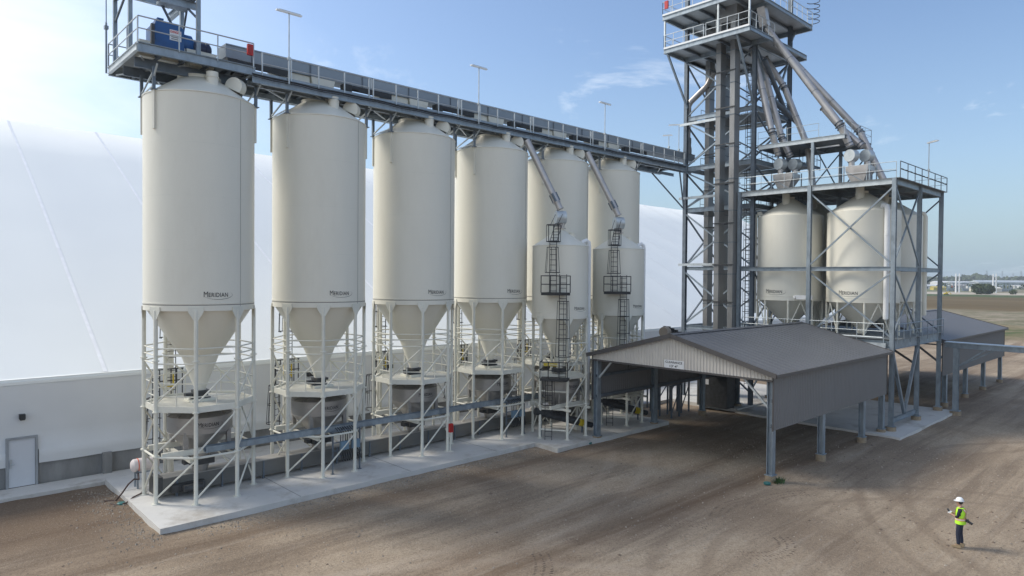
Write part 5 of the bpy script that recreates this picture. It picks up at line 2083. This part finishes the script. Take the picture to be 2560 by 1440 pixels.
def skin_obj(name, m, verts, edges, radii, parent, sub=2, root=0):
    me = bpy.data.meshes.new(name)
    me.from_pydata(verts, edges, [])
    o = bpy.data.objects.new(name, me)
    COL.objects.link(o)
    md = o.modifiers.new('skin', 'SKIN')
    if not me.skin_vertices:
        bpy.context.view_layer.objects.active = o
        o.select_set(True)
        bpy.ops.mesh.customdata_skin_add()
        o.select_set(False)
    sv = me.skin_vertices[0].data
    for i, r in enumerate(radii):
        sv[i].radius = r if isinstance(r, tuple) else (r, r)
        sv[i].use_root = (i == root)
    md.use_smooth_shade = True
    ss = o.modifiers.new('sub', 'SUBSURF')
    ss.levels = sub
    ss.render_levels = sub
    dg = bpy.context.evaluated_depsgraph_get()
    dg.update()
    nm = bpy.data.meshes.new_from_object(o.evaluated_get(dg))
    bpy.data.objects.remove(o)
    nm.name = name
    nm.materials.clear()
    nm.materials.append(m)
    nm.polygons.foreach_set('use_smooth', [True]*len(nm.polygons))
    o = bpy.data.objects.new(name, nm)
    COL.objects.link(o)
    o.parent = parent
    return o


# local frame: +x is where the person faces, y to the left hand side
TP = Thing('person', 'person in white hard hat and yellow-green vest standing on the dirt at lower right', 'person', (PX, PY, 0.0), local=True)
face_ang = YAW
# faces left in the picture: direction = -R_ slightly towards the camera
fd = (-R_ + 1.0*V((fw.x, fw.y, 0))).normalized()
TP.o.rotation_euler = (0, 0, atan2(fd.y, fd.x))
bv, be, br = [], [], []


def jn(p, r, link=None):
    bv.append(p)
    br.append(r)
    if link is not None:
        be.append((link, len(bv)-1))
    return len(bv)-1


pel = jn((-0.02, 0, 0.95), (0.13, 0.10))
wst = jn((-0.02, 0, 1.10), (0.13, 0.095), pel)
chs = jn((-0.03, 0, 1.32), (0.16, 0.11), wst)
nkb = jn((-0.02, 0, 1.47), (0.09, 0.07), chs)
nck = jn((0.0, 0, 1.54), 0.052, nkb)
hd0 = jn((0.03, 0, 1.60), (0.068, 0.075), nck)
hd1 = jn((0.05, 0, 1.69), (0.078, 0.095), hd0)
hd2 = jn((0.03, 0, 1.76), (0.070, 0.08), hd1)
for sg in (-1, 1):
    hp = jn((0, sg*0.09, 0.90), 0.085, pel)
    kn = jn((0.02+0.02*sg, sg*0.11, 0.50), 0.055, hp)
    an = jn((-0.02+0.03*sg, sg*0.12, 0.09), 0.040, kn)
    to = jn((0.12+0.03*sg, sg*0.14, 0.05), 0.035, an)
    sh = jn((-0.03, sg*0.17, 1.42), 0.06, nkb)
    el = jn((0.03, sg*0.23, 1.15), 0.042, sh)
    wr = jn((0.22, sg*0.12, 1.19), 0.028, el)
    pm = jn((0.275, sg*0.10, 1.20), (0.036, 0.018), wr)
    for q in range(4):
        f1 = jn((0.315, sg*(0.115-0.018*q), 1.205+0.006*q), 0.009, pm)
        f2 = jn((0.335+0.004*q, sg*(0.105-0.018*q), 1.215), 0.008, f1)
    th = jn((0.29, sg*0.065, 1.21), 0.010, pm)
    th2 = jn((0.31, sg*0.055, 1.23), 0.009, th)
body = skin_obj('body', SKIN, bv, be, br, TP.o, 2, 0)
# face details
m_ = MB()
m_.ball((0.128, 0, 1.675), 0.016, 8, 6, (1, 0.8, 1.5))
m_.ball((0.045, 0.082, 1.68), 0.022, 8, 6, (0.7, 0.4, 1.2))
m_.ball((0.045, -0.082, 1.68), 0.022, 8, 6, (0.7, 0.4, 1.2))
TP.part('nose_and_ears', m_, SKIN)
m_ = MB()
for sg in (-1, 1):
    m_.ball((0.117, sg*0.03, 1.70), 0.010, 8, 6)
TP.part('eyes', m_, HAIR)
m_ = MB()
m_.cbox((0.117, 0, 1.635), (0.012, 0.04, 0.006))
TP.part('mouth', m_, mat('lip', (0.30, 0.10, 0.09), 0.6))
m_ = MB()
m_.ball((-0.005, 0, 1.70), 0.098, 16, 10, (0.88, 0.92, 1.0))
TP.part('hair', m_, HAIR)
m_ = MB()
prof = [(0.135, 1.735), (0.133, 1.75), (0.125, 1.79), (0.105, 1.83), (0.07, 1.86), (0.02, 1.872)]
m_.lathe([(r, z-1.735) for r, z in prof], (0.02, 0, 1.735), 24, capt=True)
hh = TP.part('hard_hat', m_, HARDH)
m_ = MB()
m_.add([(0.02+(0.145+0.05*max(0, cos(radians(t))))*cos(radians(t)), 0.14*sin(radians(t)), 1.735-0.02*max(0, cos(radians(t)))) for t in range(0, 360, 15)] +
       [(0.02+(0.145+0.05*max(0, cos(radians(t))))*cos(radians(t)), 0.14*sin(radians(t)), 1.745-0.02*max(0, cos(radians(t)))) for t in range(0, 360, 15)],
       [tuple(range(24)), tuple(range(24, 48))]+[(i, (i+1) % 24, 24+(i+1) % 24, 24+i) for i in range(24)])
TP.part('brim', m_, HARDH, hh)
# trousers
vv = [(-0.02, 0, 1.0), (-0.02, 0, 0.92)]
ee = [(0, 1)]
rr_ = [(0.155, 0.125), (0.16, 0.125)]
for sg in (-1, 1):
    b = len(vv)
    vv += [(0, sg*0.095, 0.82), (0.02+0.02*sg, sg*0.11, 0.50), (-0.015+0.03*sg, sg*0.12, 0.22), (-0.015+0.03*sg, sg*0.12, 0.11)]
    ee += [(1, b), (b, b+1), (b+1, b+2), (b+2, b+3)]
    rr_ += [0.10, 0.078, 0.066, 0.066]
skin_obj('trousers', JEAN, vv, ee, rr_, TP.o, 2, 0)
# shirt with short sleeves
vv = [(-0.02, 0, 0.96), (-0.02, 0, 1.12), (-0.03, 0, 1.33), (-0.02, 0, 1.46), (0, 0, 1.50)]
ee = [(0, 1), (1, 2), (2, 3), (3, 4)]
rr_ = [(0.16, 0.125), (0.15, 0.115), (0.175, 0.125), (0.10, 0.085), 0.065]
for sg in (-1, 1):
    b = len(vv)
    vv += [(-0.03, sg*0.185, 1.415), (0.01, sg*0.225, 1.26), (0.03, sg*0.235, 1.17), (0.12, sg*0.20, 1.16)]
    ee += [(3, b), (b, b+1), (b+1, b+2), (b+2, b+3)]
    rr_ += [0.072, 0.062, 0.056, 0.050]
skin_obj('shirt', SHIRT, vv, ee, rr_, TP.o, 2, 0)
# vest as a lofted shell with arm holes
def ring(z, a, b, cx=-0.02):
    return [(cx+b*cos(radians(t))*(1 if abs(cos(radians(t))) < 0.999 else 1), a*sin(radians(t)), z) for t in range(0, 360, 15)]


m_ = MB()
lv = [(0.90, 0.225, 0.18), (1.0, 0.22, 0.175), (1.10, 0.205, 0.163), (1.22, 0.21, 0.165), (1.34, 0.215, 0.165), (1.43, 0.195, 0.15), (1.495, 0.11, 0.10), (1.51, 0.09, 0.085)]
rings = [ring(z, a, b) for z, a, b in lv]
vs = [p for rg in rings for p in rg]
fs = []
for j in range(len(rings)-1):
    for i in range(24):
        if 2 <= j <= 4 and i in (5, 6, 17, 18):
            if j > 2:
                continue
        fs.append((j*24+i, j*24+(i+1) % 24, (j+1)*24+(i+1) % 24, (j+1)*24+i))
m_.add(vs, fs)
ve = TP.part('safety_vest', m_, VEST, ang=60)
m_ = MB()
for z0, z1 in ((1.035, 1.055), (1.105, 1.125)):
    m_.lathe([(1, z0), (1, z1)], n=24)
m_.v = [(-0.02+0.180*x, 0.224*y, z) for x, y, z in m_.v]
TP.part('orange_stripe', m_, VORG, ve)
m_ = MB()
m_.lathe([(1, 1.055), (1, 1.105)], n=24)
m_.v = [(-0.02+0.1815*x, 0.2255*y, z) for x, y, z in m_.v]
TP.part('silver_stripe', m_, VSIL, ve)


def strap_pts(y0, z0, y1, z1, n, back=True, off=0.0):
    out = []
    for i in range(n+1):
        f_ = i/n
        y = y0+(y1-y0)*f_
        z = z0+(z1-z0)*f_
        # find ring radius at z
        for (za, aa, ba), (zb, ab, bb) in zip(lv, lv[1:]):
            if za <= z <= zb:
                g_ = (z-za)/(zb-za)
                A, B = aa+(ab-aa)*g_, ba+(bb-ba)*g_
        sx_ = sqrt(max(0.0, 1-(y/A)**2))
        out.append(V((-0.02+(-1 if back else 1)*(B*sx_+0.006+off), y, z)))
    return out


def ribbon(mb, pts, w, back=True):
    for a_, b_ in zip(pts, pts[1:]):
        d = (b_-a_).normalized()
        n_ = V((-1 if back else 1, 0, 0))
        s_ = d.cross(n_).normalized()*w/2
        mb.add([a_-s_, a_+s_, b_+s_, b_-s_], [(0, 1, 2, 3)])


mo, ms = MB(), MB()
for sg in (-1, 1):
    ribbon(mo, strap_pts(sg*0.11, 1.46, -sg*0.14, 1.12, 10), 0.085)
    ribbon(ms, strap_pts(sg*0.11, 1.46, -sg*0.14, 1.12, 10, off=0.003), 0.045)
    ribbon(mo, strap_pts(sg*0.09, 1.46, sg*0.10, 1.12, 8, False), 0.060, False)
    ribbon(ms, strap_pts(sg*0.09, 1.46, sg*0.10, 1.12, 8, False, 0.003), 0.032, False)
TP.part('orange_stripe', mo, VORG, ve)
TP.part('silver_stripe', ms, VSIL, ve)
for sg in (-1, 1):
    x0_ = 0.03*sg
    m_ = MB()
    pf = [(-0.10, 0.0), (0.19, 0.0), (0.205, 0.035), (0.17, 0.065), (0.06, 0.085), (0.04, 0.12), (-0.09, 0.12), (-0.105, 0.06)]
    m_.prism([(x0_+x, sg*0.12-0.05, z) for x, z in pf], (0, 0.10, 0))
    TP.part('boot', m_, BOOT)
# device in the hands, camera bag
A_ = TP.o.rotation_euler.z


def w2(p):
    return (PX+cos(A_)*p[0]-sin(A_)*p[1], PY+sin(A_)*p[0]+cos(A_)*p[1], p[2])


T = Thing('remote_controller', 'white handheld controller with a dark phone held in front of the chest', 'controller', w2((0.325, 0, 1.205)), local=True)
T.o.rotation_euler = (0, 0, A_)
m_ = MB()
m_.cbox((0.0, 0, 0.03), (0.10, 0.20, 0.045))
T.part('body', m_, WHITEP)
m_ = MB()
m_.prism([(0.02, -0.08, 0.055), (0.03, -0.08, 0.055), (0.09, -0.08, 0.14), (0.08, -0.08, 0.14)], (0, 0.16, 0))
T.part('phone', m_, BLACK)
T = Thing('camera_bag', 'black camera hanging on a strap at the back of the person hip', 'camera', w2((-0.24, 0.06, 1.02)), local=True)
T.o.rotation_euler = (0, 0, A_)
m_ = MB()
m_.tube((0.02, 0, 0.04), (-0.17, 0.0, -0.05), 0.045, 12)
m_.cbox((0.0, 0, 0.04), (0.09, 0.13, 0.09))
T.part('body', m_, BLACK)
mo = MB()
ribbon(mo, [p+V((0.24, -0.06, -1.02)) for p in strap_pts(-0.09, 1.475, 0.10, 1.06, 10, off=0.008)], 0.03)
T.part('strap', mo, mat('strap_red', (0.25, 0.03, 0.02), 0.7))

# ================================================================= FAR BACKGROUND
def az_pt(px_, dist_fwd):
    """point on the ground seen at picture column px_ (2560 wide) at that forward distance"""
    d = R_*((px_-1280)/1687.5)+fw
    d = V((d.x, d.y, 0))
    return V((d.x*dist_fwd, d.y*dist_fwd, 0))


LEAF = mat('far_foliage', (0.060, 0.085, 0.035), 0.85, 0, 0.35, 0.12)
LEAF2 = mat('bush_foliage', (0.050, 0.075, 0.030), 0.85, 0, 0.4, 0.5)


def leaf_clump(mb, c, r, n, size, flat=0.8):
    for i in range(n):
        while True:
            p = V((random.uniform(-1, 1), random.uniform(-1, 1), random.uniform(-0.9, 1)))
            if 0.35 < p.length < 1:
                break
        q = V((c[0]+p.x*r, c[1]+p.y*r, c[2]+p.z*r*flat))
        a = V((random.uniform(-1, 1), random.uniform(-1, 1), random.uniform(-1, 1))).normalized()*size
        b = a.cross(V((random.uniform(-1, 1), random.uniform(-1, 1), random.uniform(-1, 1)))).normalized()*size*0.8
        mb.add([q-a-b, q+a-b*0.6, q+a*0.7+b, q-a*0.8+b*0.9], [(0, 1, 2, 3)])


# tree belt on the horizon: one mass nobody could count
mb = MB()
for i in range(330):
    px_ = random.uniform(2250, 2660)
    D = random.uniform(1500, 1900)
    c = az_pt(px_, D)
    h = random.uniform(9, 19)*(1.25 if 2400 < px_ < 2480 else 1)
    leaf_clump(mb, (c.x, c.y, h*0.55), h*0.75, 26, h*0.22, 0.7)
far = mb.obj('tree_belt', LEAF)
far['kind'] = 'stuff'
far['label'] = 'dark green belt of trees along the horizon'
mb = MB()
for i in range(60):
    px_ = random.uniform(2340, 2640)
    D = random.uniform(760, 1200)
    c = az_pt(px_, D)
    h = random.uniform(3, 7)
    leaf_clump(mb, (c.x, c.y, h*0.5), h*0.8, 20, h*0.22, 0.7)
sc_ = mb.obj('scrub', LEAF)
sc_['kind'] = 'stuff'
# individual bushes
for (px_, D, r, n, lab) in ((2448, 500, 5.2, 500, 'large round dark bush at the field edge left of the pair of right poles'), (2468, 505, 5.0, 500, 'dark bush merging with the large bush under the right poles'),
                            (2533, 500, 2.6, 260, 'low dark bush near the right edge of the far road')):
    c = az_pt(px_, D)
    mb = MB()
    leaf_clump(mb, (0, 0, r*0.75), r, n, r*0.13, 0.8)
    T = Thing('bush', lab, 'bush', tuple(c), 'bushes at the field edge', local=True)
    T.part('crown', mb, LEAF2)
    mb = MB()
    mb.tube((0, 0, 0), (0, 0, r*0.6), r*0.06, 6)
    mb.tube((0, 0, r*0.2), (r*0.3, 0.2, r*0.8), r*0.03, 6)
    T.part('stem', mb, PED)
# white poles
for i, (px_, lab) in enumerate(((2389.5, 'tall white pole, left one of the left pair'), (2398, 'tall white pole, right one of the left pair'), (2482.5, 'tall white pole, left one of the right pair'), (2490, 'tall white pole, right one of the right pair'))):
    c = az_pt(px_, 560)
    mb = MB()
    mb.tube((0, 0, 0), (0, 0, 15.5), 0.62, 10, 0.4)
    mb.tube((0, 0, 15.5), (0, 0, 16.2), 0.15, 6)
    T = Thing('utility_pole', lab, 'pole', tuple(c), 'white poles far off', local=True)
    T.part('shaft', mb, WHITEP)
    mb = MB()
    mb.box(-1.2, -0.15, 13.8, 1.2, 0.15, 14.1)
    T.part('cross_arm', mb, WHITEP)
# industrial sheds
SHED = [(2330, 820, 34, 14, 5.0, (0.62, 0.64, 0.66), 'pale shed just right of the frame column far away'), (2376, 1180, 60, 20, 9, (0.72, 0.74, 0.76), 'long white shed behind the left pair of poles'),
        (2432, 1150, 80, 24, 9, (0.50, 0.53, 0.56), 'long grey-roofed shed between the pole pairs'), (2520, 1100, 110, 24, 11, (0.42, 0.46, 0.50), 'wide blue-grey shed right of the right poles'),
        (2462, 620, 22, 10, 4.5, (0.66, 0.63, 0.56), 'cream low building behind the large bush'), (2478, 640, 14, 9, 4.2, (0.72, 0.70, 0.66), 'small white building beside the right poles'),
        (2345, 700, 12, 8, 4.0, (0.60, 0.48, 0.12), 'yellow shed far left beyond the frame'), (2555, 900, 26, 12, 4.5, (0.62, 0.60, 0.56), 'pale shed at the right edge of the picture'),
        (2405, 900, 30, 12, 5, (0.40, 0.38, 0.37), 'low brown shed behind the left poles'), (2442, 930, 28, 12, 4.6, (0.35, 0.25, 0.22), 'low reddish shed among the far yards'),
        (2500, 860, 24, 12, 4.5, (0.33, 0.36, 0.39), 'dark grey shed in front of the wide shed')]
for (px_, D, w, dp, h, colr, lab) in SHED:
    c = az_pt(px_, D)
    T = Thing('shed', lab, 'shed', tuple(c), 'far industrial sheds', local=True)
    T.o.rotation_euler = (0, 0, -YAW-radians(random.uniform(-6, 10)))
    mb = MB()
    mb.box(-w/2, -dp/2, 0, w/2, dp/2, h*0.7)
    T.part('wall', mb, mat('shed_wall', tuple(k_*0.85 for k_ in colr), 0.7, 0, 0.08, 0.05))
    mb = MB()
    mb.prism([(-w/2-0.4, -dp/2-0.5, h*0.7), (-w/2-0.4, dp/2+0.5, h*0.7), (-w/2-0.4, 0, h)], (w+0.8, 0, 0))
    T.part('roof', mb, mat('shed_roof', colr, 0.55, 0, 0.05, 0.05))
    mb = MB()
    for k in range(max(1, int(w/12))):
        x = -w/2+6+12*k
        mb.box(x-2, -dp/2-0.08, 0, x+2, -dp/2-0.02, h*0.5)
    T.part('door', mb, GALVD)
# substation frames and small vehicles in the yards
for i, (px_, D) in enumerate(((2383, 640), (2420, 650), (2508, 640), (2522, 655))):
    c = az_pt(px_, D)
    mb = MB()
    for k in range(5):
        mb.bar((k*3-6, 0, 0), (k*3-6, 0, 8), 0.3)
        mb.bar((k*3-6, 4, 0), (k*3-6, 4, 7), 0.3)
    mb.bar((-6, 0, 8), (6, 0, 8), 0.4)
    mb.bar((-6, 4, 7), (6, 4, 7), 0.4)
    for k in range(4):
        mb.box(k*3-5.4, -1, 0, k*3-3.8, 1, 2.6)
    o = solo('substation_frame', mb, GALV, ('grey switchyard frame left of the left poles', 'grey switchyard frame between the pole pairs', 'grey switchyard frame right of the right poles', 'rearmost grey switchyard frame near the wide shed')[i], 'switchyard', (0, 0, 0), 'switchyard frames')
    o.location = c
    o.rotation_euler = (0, 0, -YAW)
for i, (px_, D, colr) in enumerate([(2360+16*k+random.uniform(-4, 4), random.uniform(760, 1000), random.choice([(0.6, 0.6, 0.6), (0.5, 0.1, 0.08), (0.08, 0.12, 0.3), (0.55, 0.5, 0.2), (0.7, 0.7, 0.7)])) for k in range(13)]):
    c = az_pt(px_, D)
    T = Thing('parked_truck', 'tiny parked truck in the far yards among the sheds', 'truck', tuple(c), 'tiny trucks in the far yards', local=True)
    T.o.rotation_euler = (0, 0, -YAW+random.uniform(-0.4, 0.4))
    mb = MB()
    mb.box(-4, -1.2, 0.9, 2.2, 1.2, 3.6)
    T.part('cargo_box', mb, mat('truck_paint', colr, 0.5))
    mb = MB()
    mb.prism([(2.4, -1.1, 0.7), (4.4, -1.1, 0.7), (4.4, -1.1, 1.7), (3.7, -1.1, 2.7), (2.4, -1.1, 2.7)], (0, 2.2, 0))
    T.part('cab', mb, WHITEP)
    for wx_ in (-2.8, -1.4, 3.3):
        mb = MB()
        mb.tube((wx_, -1.2, 0.5), (wx_, 1.2, 0.5), 0.5, 10)
        T.part('wheel', mb, BLACK)
# yellow digger by the field
c = az_pt(2366, 470)
T = Thing('excavator', 'small orange-yellow digger at the far edge of the brown field', 'digger', tuple(c), local=True)
T.o.rotation_euler = (0, 0, -YAW)
T.o.scale = (0.6, 0.6, 0.6)
mb = MB()
mb.box(-2.2, -1.4, 0, 2.2, -0.8, 0.9)
mb.box(-2.2, 0.8, 0, 2.2, 1.4, 0.9)
T.part('track', mb, BLACK)
mb = MB()
mb.box(-2.4, -1.3, 1.0, 1.4, 1.3, 2.3)
mb.box(0.2, 0.2, 2.301, 1.4, 1.2, 3.4)
T.part('body', mb, YEL)
mb = MB()
mb.bar((1.2, -0.3, 2.0), (3.4, -0.3, 4.0), 0.4)
mb.bar((3.4, -0.3, 4.0), (5.0, -0.3, 1.6), 0.32)
mb.box(4.6, -0.8, 0.9, 5.4, 0.2, 1.7)
T.part('boom', mb, YEL)
# power pylons
for px_, D, h, lab in ((2466, 2100, 42, 'tallest faint power pylon on the skyline'), (2505, 2300, 44, 'faint power pylon on the skyline right of the poles'), (2532, 2200, 36, 'faint power pylon second from the right edge'), (2552, 2000, 40, 'faint power pylon nearest the right edge')):
    c = az_pt(px_, D)
    mb = MB()
    for sx_ in (-1, 1):
        for sy_ in (-1, 1):
            mb.bar((sx_*4, sy_*4, 0), (sx_*0.7, sy_*0.7, h), 0.35)
    for k in range(6):
        f0, f1 = k/6, (k+1)/6
        w0, w1 = 4-3.3*f0, 4-3.3*f1
        mb.bar((-w0, -w0, h*f0), (w1, -w1, h*f1), 0.2)
        mb.bar((w0, -w0, h*f0), (-w1, -w1, h*f1), 0.2)
    for z in (h*0.7, h*0.82, h*0.94):
        mb.bar((-6, 0, z), (6, 0, z), 0.3)
    o = solo('power_pylon', mb, GALV, lab, 'pylon', (0, 0, 0), 'power pylons on the skyline')
    o.location = c
    o.rotation_euler = (0, 0, -YAW)

# ================================================================= HAZE
HZ = True
if HZ:
    mb = MB()
    mb.box(-6500, -6500, -1.5, 9500, 9500, 46)
    hm = bpy.data.materials.new('haze_air')
    hm.use_nodes = True
    t = hm.node_tree
    t.nodes.clear()
    pv = N(t, 'ShaderNodeVolumePrincipled')
    pv.inputs['Color'].default_value = (0.80, 0.88, 0.96, 1)
    pv.inputs['Density'].default_value = 0.00022
    pv.inputs['Anisotropy'].default_value = 0.0
    ou = N(t, 'ShaderNodeOutputMaterial')
    L(t, pv, 0, ou, 'Volume')
    hz = mb.obj('haze', hm)
    hz['kind'] = 'stuff'
